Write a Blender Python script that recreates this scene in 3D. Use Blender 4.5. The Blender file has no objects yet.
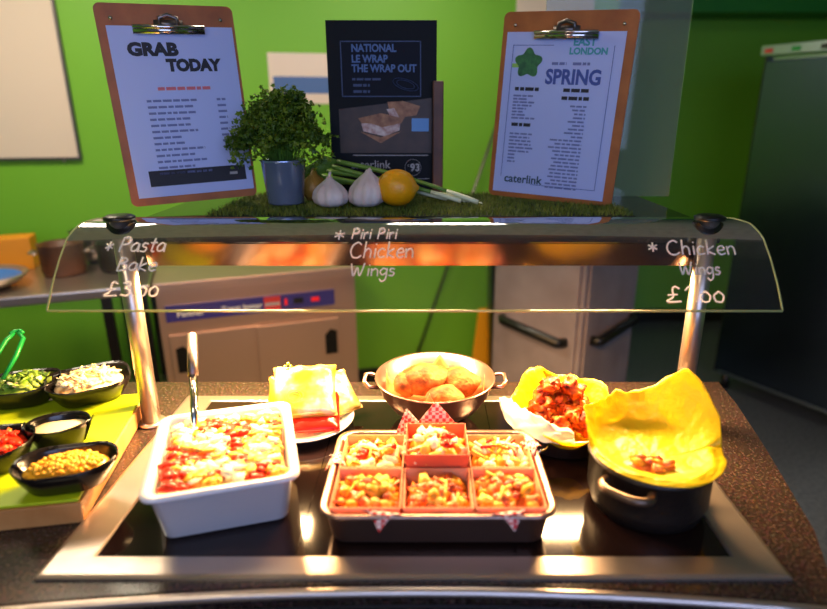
import bpy, bmesh, math, random
from mathutils import Vector, Matrix, noise
random.seed(11)
R = math.radians; PI = math.pi
C = bpy.context.scene.collection
# ------------------------------------------------------------------ measuring aid (photo pixel -> metre)
F, CX, CY, EYE, PIT = 585.0, 425.0, 304.5, 1.55, R(18)
def ray(x, y):
    s = (x-CX)/F; t = (y-CY)/F
    return s, math.cos(PIT)-t*math.sin(PIT), -(math.sin(PIT)+t*math.cos(PIT))
def onz(x, y, z):
    r = ray(x, y); k = (z-EYE)/r[2]; return Vector((r[0]*k, r[1]*k, z))
def ony(x, y, Y):
    r = ray(x, y); k = Y/r[1]; return Vector((r[0]*k, Y, EYE+r[2]*k))
# ------------------------------------------------------------------ materials
def lin(c):
    return tuple(((v/255)/12.92 if v/255 <= .04045 else ((v/255+.055)/1.055)**2.4) for v in c)+(1,)
def mat(name, col, rough=.5, metal=0, spec=.5, emit=None, es=0, bump=None, var=None, sss=0, trans=0, coat=0, aniso=None):
    m = bpy.data.materials.new(name); m.use_nodes = True
    nt = m.node_tree; b = nt.nodes['Principled BSDF']
    b.inputs['Base Color'].default_value = lin(col); b.inputs['Roughness'].default_value = rough
    b.inputs['Metallic'].default_value = metal; b.inputs['Specular IOR Level'].default_value = spec
    if coat: b.inputs['Coat Weight'].default_value = coat; b.inputs['Coat Roughness'].default_value = .12
    if sss: b.inputs['Subsurface Weight'].default_value = sss; b.inputs['Subsurface Scale'].default_value = .01
    if trans: b.inputs['Transmission Weight'].default_value = trans
    if emit: b.inputs['Emission Color'].default_value = lin(emit); b.inputs['Emission Strength'].default_value = es
    tc = nt.nodes.new('ShaderNodeTexCoord')
    if var:                      # var = (scale, [colours], lo, hi)
        n = nt.nodes.new('ShaderNodeTexNoise'); n.inputs['Scale'].default_value = var[0]; n.inputs['Detail'].default_value = 4
        nt.links.new(tc.outputs['Object'], n.inputs['Vector'])
        cr = nt.nodes.new('ShaderNodeValToRGB'); cs = var[1]; lo, hi = var[2], var[3]
        while len(cr.color_ramp.elements) < len(cs): cr.color_ramp.elements.new(.5)
        for i, c in enumerate(cs):
            cr.color_ramp.elements[i].position = lo+(hi-lo)*i/(len(cs)-1); cr.color_ramp.elements[i].color = lin(c)
        nt.links.new(n.outputs['Fac'], cr.inputs['Fac']); nt.links.new(cr.outputs['Color'], b.inputs['Base Color'])
    if bump:                     # bump = (scale, strength, (sx,sy,sz))
        mp = nt.nodes.new('ShaderNodeMapping'); nt.links.new(tc.outputs['Object'], mp.inputs['Vector'])
        if len(bump) > 2: mp.inputs['Scale'].default_value = bump[2]
        n = nt.nodes.new('ShaderNodeTexNoise'); n.inputs['Scale'].default_value = bump[0]; n.inputs['Detail'].default_value = 3
        bp = nt.nodes.new('ShaderNodeBump'); bp.inputs['Strength'].default_value = bump[1]; bp.inputs['Distance'].default_value = .01
        nt.links.new(mp.outputs['Vector'], n.inputs['Vector']); nt.links.new(n.outputs['Fac'], bp.inputs['Height'])
        nt.links.new(bp.outputs['Normal'], b.inputs['Normal'])
    return m
M = {}
M['green'] = mat('green_paint', (114, 180, 44), .5, bump=(60, .03))
M['greend'] = mat('dark_green_paint', (40, 130, 40), .5)
M['ceil'] = mat('ceiling_tile', (200, 200, 195), .9, var=(30, [(190, 190, 185), (215, 215, 210)], .3, .7))
M['floor'] = mat('floor_vinyl', (70, 78, 88), .35, var=(60, [(50, 58, 68), (92, 98, 108)], .3, .7))
M['skirt'] = mat('black_coving', (22, 22, 24), .5)
M['white'] = mat('whiteboard', (225, 208, 190), .3)
M['steel'] = mat('brushed_steel', (200, 184, 172), .3, .9, bump=(40, .04, (1, 1, 25)))
M['steelh'] = mat('cupboard_steel', (198, 168, 152), .42, .75, bump=(40, .03, (25, 25, 1)))
M['steeld'] = mat('dark_steel', (120, 112, 112), .4, 1, bump=(40, .04, (25, 25, 1)))
M['mirror'] = mat('polished_steel', (112, 96, 90), .15, 1)
M['chrome'] = mat('chrome', (215, 210, 205), .12, 1)
M['alum'] = mat('dull_aluminium', (176, 142, 128), .3, .92, bump=(90, .03))
M['black'] = mat('black_plastic', (16, 15, 15), .35)
M['ceran'] = mat('black_ceramic_glass', (26, 15, 14), .08, spec=.5)
M['shelf'] = mat('dark_gloss_shelf', (30, 24, 24), .06, spec=.9)
M['wood'] = mat('hardboard', (165, 90, 34), .5, var=(14, [(148, 78, 28), (182, 104, 44)], .3, .7), bump=(120, .05))
M['woodd'] = mat('dark_wood', (92, 48, 24), .5, var=(10, [(70, 36, 18), (112, 62, 32)], .3, .7), bump=(30, .1, (8, 8, 1)))
M['woodl'] = mat('pale_wood', (190, 130, 70), .5, var=(10, [(170, 110, 55), (205, 150, 90)], .3, .7))
M['paper'] = mat('printed_paper', (176, 188, 240), .35)
M['ink'] = mat('black_ink', (28, 26, 40), .6)
M['inkg'] = mat('grey_ink', (108, 116, 172), .6)
M['inkr'] = mat('coral_ink', (215, 110, 120), .6)
M['inkt'] = mat('teal_ink', (70, 160, 170), .6)
M['inkd'] = mat('dark_teal_ink', (20, 60, 80), .6)
M['inkb'] = mat('blue_line_ink', (62, 82, 160), .6)
M['brocc'] = mat('broccoli_ink', (30, 96, 66), .6, var=(60, [(16, 70, 52), (60, 130, 70)], .3, .7))
M['broccs'] = mat('broccoli_stem_ink', (140, 190, 90), .6)
M['board'] = mat('poster_black', (9, 14, 22), .6, spec=.2)
M['navy'] = mat('poster_navy', (7, 14, 32), .6, spec=.2)
M['pblue'] = mat('poster_blue', (74, 108, 168), .5)
M['pbluel'] = mat('poster_line_blue', (46, 66, 112), .5)
M['pgrey'] = mat('poster_grey', (170, 165, 170), .5)
M['ptable'] = mat('poster_table', (58, 42, 38), .5, var=(20, [(44, 32, 30), (72, 50, 42)], .3, .7))
M['pbread'] = mat('poster_bread', (150, 96, 62), .5, var=(60, [(120, 72, 46), (180, 125, 85)], .3, .7))
M['pham'] = mat('poster_filling', (190, 160, 150), .5, var=(80, [(160, 100, 90), (225, 210, 205)], .3, .7))
M['pcard'] = mat('poster_card_blue', (95, 150, 215), .5)
M['chalk'] = mat('chalk_pen', (255, 250, 245), .6, emit=None)
M['white_cer'] = mat('white_porcelain', (225, 222, 228), .15, coat=.5)
M['whitep'] = mat('white_greaseproof', (238, 236, 225), .5)
M['yellow'] = mat('yellow_greaseproof', (245, 220, 30), .4, bump=(26, .8))
M['parch'] = mat('parchment', (205, 140, 80), .5, bump=(40, .2))
M['card'] = mat('card_box', (240, 170, 130), .6)
M['cardr'] = mat('card_box_red', (215, 92, 60), .6)
M['potato'] = mat('potato_skin', (150, 85, 40), .6, spec=.2, var=(22, [(92, 44, 16), (140, 78, 34), (178, 116, 60)], .36, .64), bump=(60, .6))
M['wing'] = mat('sticky_glaze', (200, 80, 20), .4, spec=.3, var=(45, [(120, 28, 6), (200, 72, 14), (228, 125, 40)], .35, .65), bump=(70, .5))
M['cheese'] = mat('melted_cheese', (236, 186, 80), .4, spec=.2)
M['cheesew'] = mat('pale_cheese', (243, 230, 186), .45, spec=.2)
M['pastay'] = mat('yellow_pasta', (228, 150, 36), .4, spec=.2)
M['tomato'] = mat('tomato_red', (200, 45, 20), .3, spec=.2)
M['chili'] = mat('orange_sauce', (215, 95, 30), .35, var=(60, [(170, 45, 15), (225, 110, 40), (235, 160, 70)], .3, .7), bump=(80, .4))
M['bake'] = mat('baked_pasta', (230, 120, 50), .4, var=(22, [(205, 50, 18), (228, 110, 40), (238, 190, 95), (245, 225, 165)], .34, .62), bump=(50, .5))
M['leaf'] = mat('parsley_leaf', (84, 118, 22), .5, var=(30, [(40, 74, 14), (90, 120, 24), (140, 158, 44)], .3, .7))
M['stem'] = mat('parsley_stem', (96, 140, 50), .5)
M['grass'] = mat('turf_blade', (92, 108, 24), .6, var=(18, [(56, 78, 16), (100, 115, 30), (140, 140, 50)], .3, .7))
M['turf'] = mat('turf_backing', (36, 40, 14), .9)
M['onion_g'] = mat('spring_onion_green', (98, 140, 42), .4, var=(8, [(70, 112, 30), (130, 165, 66)], .3, .7))
M['onion_w'] = mat('spring_onion_white', (225, 228, 190), .35)
M['garlic'] = mat('garlic_skin', (226, 208, 200), .45, var=(16, [(205, 180, 172), (236, 222, 214)], .3, .7), bump=(30, .15, (6, 6, 1)), sss=.1)
M['lemon'] = mat('lemon_peel', (240, 165, 10), .38, bump=(140, .15), sss=.1)
M['onion'] = mat('brown_onion_skin', (165, 120, 45), .4, bump=(30, .2, (6, 6, 1)))
M['bucket'] = mat('bucket_metal', (165, 180, 215), .22, .7)
M['iron'] = mat('cast_iron', (30, 24, 22), .38, bump=(120, .1))
M['ironr'] = mat('cast_iron_worn_rim', (120, 98, 82), .3, .8)
M['lime'] = mat('lime_board', (178, 200, 20), .4)
M['melamine'] = mat('black_melamine', (20, 16, 16), .2)
M['salad'] = mat('salad_leaf', (110, 150, 40), .4, var=(30, [(60, 95, 25), (120, 160, 45), (180, 190, 90)], .3, .7))
M['slaw'] = mat('coleslaw', (232, 190, 130), .4, var=(50, [(225, 150, 80), (235, 200, 145), (245, 225, 180)], .3, .7))
M['mayo'] = mat('cream_dressing', (240, 225, 180), .25)
M['corn'] = mat('sweetcorn', (225, 165, 30), .35)
M['tongs'] = mat('green_plastic', (20, 150, 60), .35)
M['blue'] = mat('blue_enamel', (30, 110, 190), .3)
M['orange'] = mat('orange_card', (220, 140, 20), .5)
M['label'] = mat('indigo_label', (58, 52, 132), .35)
M['redl'] = mat('red_sticker', (205, 60, 55), .4)
M['glow'] = mat('red_led', (200, 20, 20), .4, emit=(255, 20, 20), es=.4)
M['trolley'] = mat('grey_trolley', (140, 128, 132), .5, 0, bump=(30, .06), var=(6, [(128, 116, 120), (150, 138, 142)], .3, .7))
M['sign'] = mat('wet_floor_yellow', (235, 160, 20), .4)
M['bagy'] = mat('crisp_bag_gold', (225, 200, 130), .3, .3, var=(16, [(190, 150, 30), (225, 190, 90), (245, 235, 205)], .38, .62), bump=(14, .6))
M['bagr'] = mat('crisp_bag_red', (200, 30, 20), .22, .35, bump=(14, .6))
M['bagg'] = mat('crisp_bag_green', (150, 165, 60), .25, .35, bump=(14, .6))
M['fridge'] = mat('fridge_door', (88, 104, 128), .25, 1, bump=(40, .03, (25, 25, 1)))
M['fridgef'] = mat('fridge_frame', (170, 185, 200), .3, 1)
M['seal'] = mat('black_gasket', (12, 14, 18), .5)
M['lamp'] = mat('heat_lamp_tube', (255, 200, 140), .4, emit=(255, 170, 90), es=30)
M['ceillamp'] = mat('light_diffuser', (240, 240, 240), .4, emit=(255, 240, 215), es=4)
M['mayo2'] = mat('soft_white', (235, 235, 235), .6)
def granite():
    m = mat('speckled_granite', (80, 64, 56), .16, spec=.5); nt = m.node_tree; b = nt.nodes['Principled BSDF']
    tc = nt.nodes.new('ShaderNodeTexCoord')
    v = nt.nodes.new('ShaderNodeTexVoronoi'); v.inputs['Scale'].default_value = 300
    n = nt.nodes.new('ShaderNodeTexNoise'); n.inputs['Scale'].default_value = 210; n.inputs['Detail'].default_value = 5
    for q in (v, n): nt.links.new(tc.outputs['Object'], q.inputs['Vector'])
    cr = nt.nodes.new('ShaderNodeValToRGB'); e = cr.color_ramp.elements
    e.new(.5); e.new(.7)
    for i, (p, c) in enumerate([(.3, (34, 27, 25)), (.48, (50, 38, 34)), (.60, (72, 57, 51)), (.78, (118, 102, 94))]):
        e[i].position = p; e[i].color = lin(c)
    mx = nt.nodes.new('ShaderNodeMixRGB'); mx.blend_type = 'MULTIPLY'; mx.inputs['Fac'].default_value = .45
    nt.links.new(n.outputs['Fac'], cr.inputs['Fac']); nt.links.new(cr.outputs['Color'], mx.inputs['Color1'])
    nt.links.new(v.outputs['Color'], mx.inputs['Color2']); nt.links.new(mx.outputs['Color'], b.inputs['Base Color'])
    return m
M['granite'] = granite()
def checks():
    m = mat('red_gingham', (230, 200, 190), .5, bump=(30, .2)); nt = m.node_tree; b = nt.nodes['Principled BSDF']
    tc = nt.nodes.new('ShaderNodeTexCoord'); k = nt.nodes.new('ShaderNodeTexChecker'); k.inputs['Scale'].default_value = 150
    k.inputs['Color1'].default_value = lin((210, 45, 45)); k.inputs['Color2'].default_value = lin((240, 205, 195))
    nt.links.new(tc.outputs['Object'], k.inputs['Vector']); nt.links.new(k.outputs['Color'], b.inputs['Base Color'])
    return m
M['gingham'] = checks()
def papery(k, w=.45):
    m = M[k]; nt = m.node_tree; b = nt.nodes['Principled BSDF']; t = nt.nodes.new('ShaderNodeBsdfTranslucent')
    t.inputs['Color'].default_value = b.inputs['Base Color'].default_value
    mx = nt.nodes.new('ShaderNodeMixShader'); mx.inputs[0].default_value = w
    nt.links.new(b.outputs[0], mx.inputs[1]); nt.links.new(t.outputs[0], mx.inputs[2]); nt.links.new(mx.outputs[0], nt.nodes['Material Output'].inputs['Surface'])
papery('yellow'); papery('parch', .3); papery('whitep', .4); papery('card', .3); papery('leaf', .3); papery('chalk', .5)
def glassmat(name, tint, haze, hazecol, ior=1.5):
    m = bpy.data.materials.new(name); m.use_nodes = True; nt = m.node_tree; nt.nodes.remove(nt.nodes['Principled BSDF'])
    out = nt.nodes['Material Output']; t = nt.nodes.new('ShaderNodeBsdfTransparent'); t.inputs['Color'].default_value = tint
    g = nt.nodes.new('ShaderNodeBsdfGlossy'); g.inputs['Roughness'].default_value = .03
    fr = nt.nodes.new('ShaderNodeFresnel'); fr.inputs['IOR'].default_value = ior
    mx = nt.nodes.new('ShaderNodeMixShader'); nt.links.new(fr.outputs[0], mx.inputs[0]); nt.links.new(t.outputs[0], mx.inputs[1]); nt.links.new(g.outputs[0], mx.inputs[2])
    d = nt.nodes.new('ShaderNodeBsdfDiffuse'); d.inputs['Color'].default_value = lin(hazecol)
    m2 = nt.nodes.new('ShaderNodeMixShader'); m2.inputs[0].default_value = haze
    nt.links.new(mx.outputs[0], m2.inputs[1]); nt.links.new(d.outputs[0], m2.inputs[2]); nt.links.new(m2.outputs[0], out.inputs['Surface'])
    return m
M['glass'] = glassmat('clear_glass', (.97, .98, .96, 1), .012, (200, 200, 190), 1.35)
M['glassedge'] = mat('polished_glass_edge', (190, 190, 120), .2, emit=None)
M['acryl'] = glassmat('hazy_acrylic', (.85, .88, .85, 1), .22, (170, 170, 150), 1.4)
# ------------------------------------------------------------------ mesh helpers
class MB:
    def __init__(s): s.bm = bmesh.new(); s.mi = 0
    def v(s, p): return s.bm.verts.new(p)
    def f(s, vs):
        try:
            q = s.bm.faces.new(vs); q.material_index = s.mi; q.smooth = True; return q
        except ValueError: return None
    def box(s, x0, y0, z0, x1, y1, z1, M4=None):
        P = [(x0,y0,z0),(x1,y0,z0),(x1,y1,z0),(x0,y1,z0),(x0,y0,z1),(x1,y0,z1),(x1,y1,z1),(x0,y1,z1)]
        if M4: P = [M4 @ Vector(p) for p in P]
        V = [s.v(p) for p in P]
        for q in ((0,3,2,1),(4,5,6,7),(0,1,5,4),(1,2,6,5),(2,3,7,6),(3,0,4,7)): s.f([V[i] for i in q])
        return s
    def loft(s, loops, cap0=True, cap1=True, closed=True):
        L = [[s.v(p) for p in l] for l in loops]; n = len(L[0])
        for a, b in zip(L, L[1:]):
            for i in range(n if closed else n-1):
                j = (i+1) % n; s.f([a[i], a[j], b[j], b[i]])
        if cap0: s.f(list(reversed(L[0])))
        if cap1: s.f(L[-1])
        return s
    def lathe(s, prof, n=32, c=(0,0,0), sx=1, sy=1, cap0=True, cap1=False):
        return s.loft([[(c[0]+r*sx*math.cos(2*PI*i/n), c[1]+r*sy*math.sin(2*PI*i/n), c[2]+z) for i in range(n)] for r, z in prof], cap0, cap1)
    def tube(s, pts, r, n=8, closed=False):
        pts = [Vector(p) for p in pts]; loops = []; up = Vector((0, 0, 1)); N = len(pts)
        rr = r if isinstance(r, (list, tuple)) else [r]*N; prev = None
        for i, p in enumerate(pts):
            a = pts[(i-1) % N] if (i > 0 or closed) else p; b = pts[(i+1) % N] if (i < N-1 or closed) else p
            t = (b-a).normalized()
            if prev is None:
                u = t.cross(up); u = u.normalized() if u.length > .05 else t.cross(Vector((1, 0, 0))).normalized()
            else: u = (prev - t*prev.dot(t)).normalized()
            prev = u; w = t.cross(u)
            loops.append([p+(u*math.cos(2*PI*k/n)+w*math.sin(2*PI*k/n))*rr[i] for k in range(n)])
        if closed: loops.append(loops[0]); return s.loft(loops, False, False)
        return s.loft(loops)
    def prism(s, pts, y0, y1, M4=None):      # outline in x,z extruded along y
        a = [Vector((x, y0, z)) for x, z in pts]; b = [Vector((x, y1, z)) for x, z in pts]
        if M4: a = [M4 @ p for p in a]; b = [M4 @ p for p in b]
        return s.loft([a, b])
    def blob(s, c, r, sub=1, jit=.2, sc=(1,1,1), rot=None, nz=None):
        st = len(s.bm.verts); m4 = Matrix.Translation(c) @ (rot or Matrix.Identity(4)) @ Matrix.Diagonal((sc[0]*r, sc[1]*r, sc[2]*r, 1))
        g = bmesh.ops.create_icosphere(s.bm, subdivisions=sub, radius=1); off = Vector((random.random()*99, random.random()*99, 0))
        for v in g['verts']:
            k = 1+jit*(noise.noise(v.co*1.5+off)*1.6); v.co = m4 @ (v.co*k)
        fs = {f for v in g['verts'] for f in v.link_faces}
        for q in fs: q.material_index = s.mi; q.smooth = True
        return s
    def grid(s, nu, nv, fn):
        V = [[s.v(fn(i/nu, j/nv)) for j in range(nv+1)] for i in range(nu+1)]
        for i in range(nu):
            for j in range(nv): s.f([V[i][j], V[i+1][j], V[i+1][j+1], V[i][j+1]])
        return s
    def obj(s, name, m, parent=None, bev=0, solid=0, flat=False, sub=0, recalc=True):
        if recalc: bmesh.ops.recalc_face_normals(s.bm, faces=s.bm.faces)
        if bev: 
            es = [e for e in s.bm.edges if len(e.link_faces) == 2 and e.calc_face_angle(0) > .6]
            bmesh.ops.bevel(s.bm, geom=es, offset=bev, segments=2, profile=.6, affect='EDGES', clamp_overlap=True)
        me = bpy.data.meshes.new(name); s.bm.to_mesh(me); s.bm.free()
        if flat or bev:
            for p in me.polygons: p.use_smooth = False
        o = bpy.data.objects.new(name, me); C.objects.link(o)
        for q in (m if isinstance(m, (list, tuple)) else [m]): me.materials.append(M[q])
        if parent: o.parent = parent
        if solid:
            md = o.modifiers.new('s', 'SOLIDIFY'); md.thickness = solid; md.offset = 0
        if sub:
            md = o.modifiers.new('u', 'SUBSURF'); md.levels = sub; md.render_levels = sub
        return o
def tag(o, label, cat, group=None, kind=None):
    o['label'] = label; o['category'] = cat
    if group: o['group'] = group
    if kind: o['kind'] = kind
    return o
def thing(name, label, cat, loc=(0,0,0), rz=0, group=None, rx=0):
    o = bpy.data.objects.new(name, None); C.objects.link(o); o.empty_display_size = .05
    o.location = loc; o.rotation_euler = (rx, 0, rz); return tag(o, label, cat, group)
def struct(o): o['kind'] = 'structure'; return o
def dup(root, loc, rz, label, rx=None):
    r = root.copy(); C.objects.link(r); r.location = loc; r.rotation_euler = (root.rotation_euler[0] if rx is None else rx, 0, rz); r['label'] = label
    for ch in list(root.children):
        c = ch.copy(); C.objects.link(c); c.parent = r
        for g in list(ch.children):
            d = g.copy(); C.objects.link(d); d.parent = c
    return r
def rrect(w, d, r, z, n=6, c=(0, 0)):
    pts = []
    for cx, cy, a0 in ((w/2-r, d/2-r, 0), (-w/2+r, d/2-r, 90), (-w/2+r, -d/2+r, 180), (w/2-r, -d/2+r, 270)):
        for k in range(n+1):
            a = R(a0+90*k/n); pts.append((c[0]+cx+r*math.cos(a), c[1]+cy+r*math.sin(a), z))
    return pts
def text(parent, s, x, z, size, m, y=-.001, align='LEFT', bold=0, name='lettering', sx=1, M4=None):
    cu = bpy.data.curves.new('t', 'FONT'); cu.body = s; cu.size = size; cu.align_x = align; cu.offset = bold; cu.resolution_u = 3
    cu.extrude = .0002
    to = bpy.data.objects.new('t', cu); C.objects.link(to); bpy.context.view_layer.update()
    me = bpy.data.meshes.new_from_object(to.evaluated_get(bpy.context.evaluated_depsgraph_get()))
    bpy.data.objects.remove(to); bpy.data.curves.remove(cu)
    T = (M4 or Matrix.Identity(4)) @ Matrix.Translation((x, y, z)) @ Matrix.Rotation(PI/2, 4, 'X') @ Matrix.Diagonal((sx, 1, 1, 1))
    me.transform(T); me.materials.clear(); me.materials.append(M[m]); me.name = name
    o = bpy.data.objects.new(name, me); C.objects.link(o)
    if parent: o.parent = parent
    return o
def words(mb, x0, x1, z, h, y=-.0012, right=False):      # a row of illegible print as word-sized dashes
    x = x0
    while x < x1:
        w = random.uniform(.008, .022); e = min(x+w, x1); mb.box(x, y, z, e, y+.0006, z+h); x = e+.003
# ------------------------------------------------------------------ ROOM
def wallseg(name, p0, p1, z0, z1, th, m):
    a, b = Vector((*p0, 0)), Vector((*p1, 0)); n = (b-a).normalized().cross(Vector((0, 0, 1)))*-th
    mb = MB(); mb.loft([[a+Vector((0,0,z0)), b+Vector((0,0,z0)), b+n+Vector((0,0,z0)), a+n+Vector((0,0,z0))],
                        [a+Vector((0,0,z1)), b+Vector((0,0,z1)), b+n+Vector((0,0,z1)), a+n+Vector((0,0,z1))]])
    return struct(mb.obj(name, m, flat=True))
WS = .21
def wy(x): return 3.3+WS*x
wallseg('wall_back', (-3.2, wy(-3.2)), (.95, wy(.95)), 0, 2.6, .1, 'green')
wallseg('wall_return', (.95, wy(.95)), (.95, 4.35), 0, 2.6, -.1, 'green')
wallseg('wall_far', (.85, 4.35), (4.2, 4.35), 0, 2.6, .1, 'green')
wallseg('wall_left', (-3.2, -2.6), (-3.2, 4.5), 0, 2.6, .1, 'green')
wallseg('wall_right', (4.2, 4.5), (4.2, -2.6), 0, 2.6, .1, 'green')
wallseg('baseboard_back', (-3.2, wy(-3.2)-.012), (.95, wy(.95)-.012), 0, .1, .012, 'skirt')
wallseg('baseboard_far', (.95, 4.338), (4.2, 4.338), 0, .1, .012, 'skirt')
wallseg('trim_1', (.95, 4.05), (4.2, 4.05), 2.16, 2.6, .3, 'greend')
struct(MB().box(-3.3, -2.7, -.05, 4.3, 4.5, 0).obj('floor', 'floor', flat=True))
struct(MB().box(-3.3, -2.7, 2.6, 4.3, 4.5, 2.65).obj('ceiling', 'ceil', flat=True))
# whiteboard on the wall
ang = math.atan(WS)
def onwall(px, py):
    r = ray(px, py); k = 3.3/(r[1]-WS*r[0]); return Vector((r[0]*k, r[1]*k, EYE+r[2]*k))
def wallpanel(name, label, cat, p, w, h, m, th=.015):       # p = lower right corner on the wall
    t = thing(name, label, cat, p + Vector((math.sin(ang), -math.cos(ang), 0))*.001, ang)
    MB().box(-w, -th, 0, 0, 0, h).obj('panel', m, t, bev=.002); return t
p = onwall(80, 157); t = wallpanel('whiteboard', 'large cream white board fixed to the green wall at top left', 'board', p, 1.5, .95, 'white')
mb = MB()
mb.box(-1.5, -.02, -.012, .01, -.001, 0).box(0, -.02, 0, .012, -.001, .95); mb.obj('edge_trim', 'steeld', t, flat=True)
for i in range(2):
    MB().lathe([(.006, 0), (.006, .01), (0, .01)], 10).obj('screw', 'steel', t).location = (-.07-i*.9, -.01, -.02)
p = onwall(350, 104); t = wallpanel('wall_notice', 'pale printed notice on the green wall behind the black poster', 'notice', p, .40, .24, 'white', .003)
mb = MB()
mb.box(-.38, -.005, .05, -.02, -.0035, .13); mb.obj('print', 'pblue', t, flat=True)
p = onwall(592, 30); t = wallpanel('wall_paper', 'cream sheet on the wall above the right clipboard', 'notice', p, .44, .5, 'white', .003)
# fluted lamp panels in the ceiling
for i, (x, y) in enumerate([(-1.5, 1.9), (.1, 2.3), (-.9, -.6)]):
    t = thing('ceiling_light', ['square ceiling light over the left worktop', 'square ceiling light over the hot cupboard', 'square ceiling light over the customer side'][i], 'light', (x, y, 2.6))
    MB().box(-.3, -.3, -.02, .3, .3, -.001).obj('frame', 'mayo2', t, flat=True); MB().box(-.27, -.27, -.024, .27, .27, -.0205).obj('diffuser', 'ceillamp', t, flat=True)
# ------------------------------------------------------------------ STAINLESS RUN on the left, HOT CUPBOARD
RA = math.atan2(.534, 1.249)
A0 = onz(153, 284, .9); A1 = onz(355, 266, .9)
RA = math.atan2(A1.y-A0.y, A1.x-A0.x); L = (A1-A0).length
hc = thing('hot_cupboard', 'stainless steel hot cupboard with two sliding doors and an indigo control strip', 'hot cupboard', (A0.x, A0.y, 0), RA)
MB().box(0, .012, .08, L, .55, .86).obj('body', 'steelh', hc, bev=.004)
MB().box(-.005, -.005, .8605, L+.005, .56, .9).obj('top', 'steelh', hc, bev=.006)
MB().box(.03, -.001, .73, L-.1, .0115, .80).obj('control_panel', 'label', hc, flat=True)
cp = hc.children[-1]
Ls = L-.13
text(cp, 'Panther', .03+.06*Ls, .75, .034, 'mayo2', -.002, bold=.0006); text(cp, 'Toast Jester', .03+.31*Ls, .752, .034, 'mayo2', -.002, bold=.0006)
def cb(a, z0, b, z1, m, nm, y=-.004): MB().box(.03+a*Ls, y, z0, .03+b*Ls, -.0012, z1).obj(nm, m, cp, flat=True)
cb(.56, .735, .66, .797, 'redl', 'sticker'); MB().box(.03+.565*Ls, -.0047, .757, .03+.655*Ls, -.0041, .771).obj('sticker_band', 'pgrey', cp, flat=True)
cb(.685, .752, .70, .782, 'glow', 'indicator'); cb(.74, .755, .80, .780, 'black', 'rocker_switch'); cb(.85, .757, .90, .775, 'glow', 'display')
for i, (x0, x1, hx, yy) in enumerate([(.03, L/2-.02, .05, -.0), (L/2-.035, L-.09, L-.155, -.013)]):
    d = MB().box(x0, yy, .12, x1, yy+.0115, .67).obj('door', 'steelh', hc, bev=.002)
    a, b = (hx, hx+.055)
    pts = [(a, .50), (b, .50), (b, .61), (a+.025, .62), (a, .595)] if i else [(a, .50), (b, .50), (b, .595), (b-.025, .62), (a, .61)]
    MB().prism(pts, yy-.004, yy-.0005).obj('finger_recess', 'black', d, flat=True)
    if i == 0: MB().box(.02, -.03, .3, .09, -.004, .30).obj('x', 'black', d) if False else None
for x in (.05, L-.05):
    for y in (.06, .5): MB().lathe([(.02, 0), (.02, .08)], 12, (x, y, 0), cap1=True).obj('foot', 'black', hc)
wb = thing('prep_table', 'stainless steel prep table left of the hot cupboard', 'table', (A0.x, A0.y, 0), RA)
MB().box(-1.5, -.01, .86, -.012, .6, .9).obj('tabletop', 'steel', wb, bev=.008)
MB().box(-1.5, .02, .25, -.04, .56, .28).obj('undershelf', 'steel', wb, bev=.003)
for x in (-1.45, -.18, -.05):
    for y in (.03, .54): MB().box(x-.018, y-.018, 0, x+.018, y+.018, .859).obj('leg', 'black' if x > -1 else 'steeld', wb, flat=True)
def run(x, y): return Matrix.Rotation(RA, 4, 'Z') @ Vector((x, y, 0)) + Vector((A0.x, A0.y, 0))
q = run(-.63, .17); t = thing('plate', 'blue and green patterned plate leaning at the left on the prep table', 'plate', (q.x, q.y, .901), RA, rx=0)
MB().lathe([(.09, 0), (.14, .02), (.17, .05), (.165, .055), (.13, .028), (0, .01)], 32).obj('dish', 'steel', t)
MB().lathe([(.145, .041), (.12, .032), (0, .02)], 32, cap0=False).obj('pattern', 'blue', t)
q = run(-.66, .50); t = thing('carton', 'orange box lying behind the blue plate', 'box', (q.x, q.y, .901), RA)
MB().box(-.16, -.06, 0, .16, .06, .14).obj('box', 'orange', t, bev=.004)
for i, (x, y, r, h, lb) in enumerate([(-.36, .31, .085, .13, 'dark cooking pot beside the blue plate'), (-.13, .32, .1, .12, 'dark cooking pot next to the hot cupboard')]):
    q = run(x, y); t = thing('stock_pot', lb, 'pot', (q.x, q.y, .901), RA)
    MB().lathe([(r*.92, 0), (r, .02), (r, h), (r+.006, h+.004), (r-.006, h), (r-.01, .01), (0, .008)], 28).obj('body', 'iron' if i else 'woodd', t)
    for s in (-1, 1): MB().tube([(s*r, -.03, h*.75), (s*(r+.03), -.02, h*.78), (s*(r+.03), .02, h*.78), (s*r, .03, h*.75)], .005).obj('handle', 'steel', t)
q = run(-.26, .49); t = thing('colander', 'pale green colander heaped behind the pots', 'colander', (q.x, q.y, .901), 0)
MB().lathe([(.04, 0), (.075, .05), (.095, .15), (.10, .15), (.09, .14), (0, .02)], 28).obj('bowl', 'steeld', t)
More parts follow.
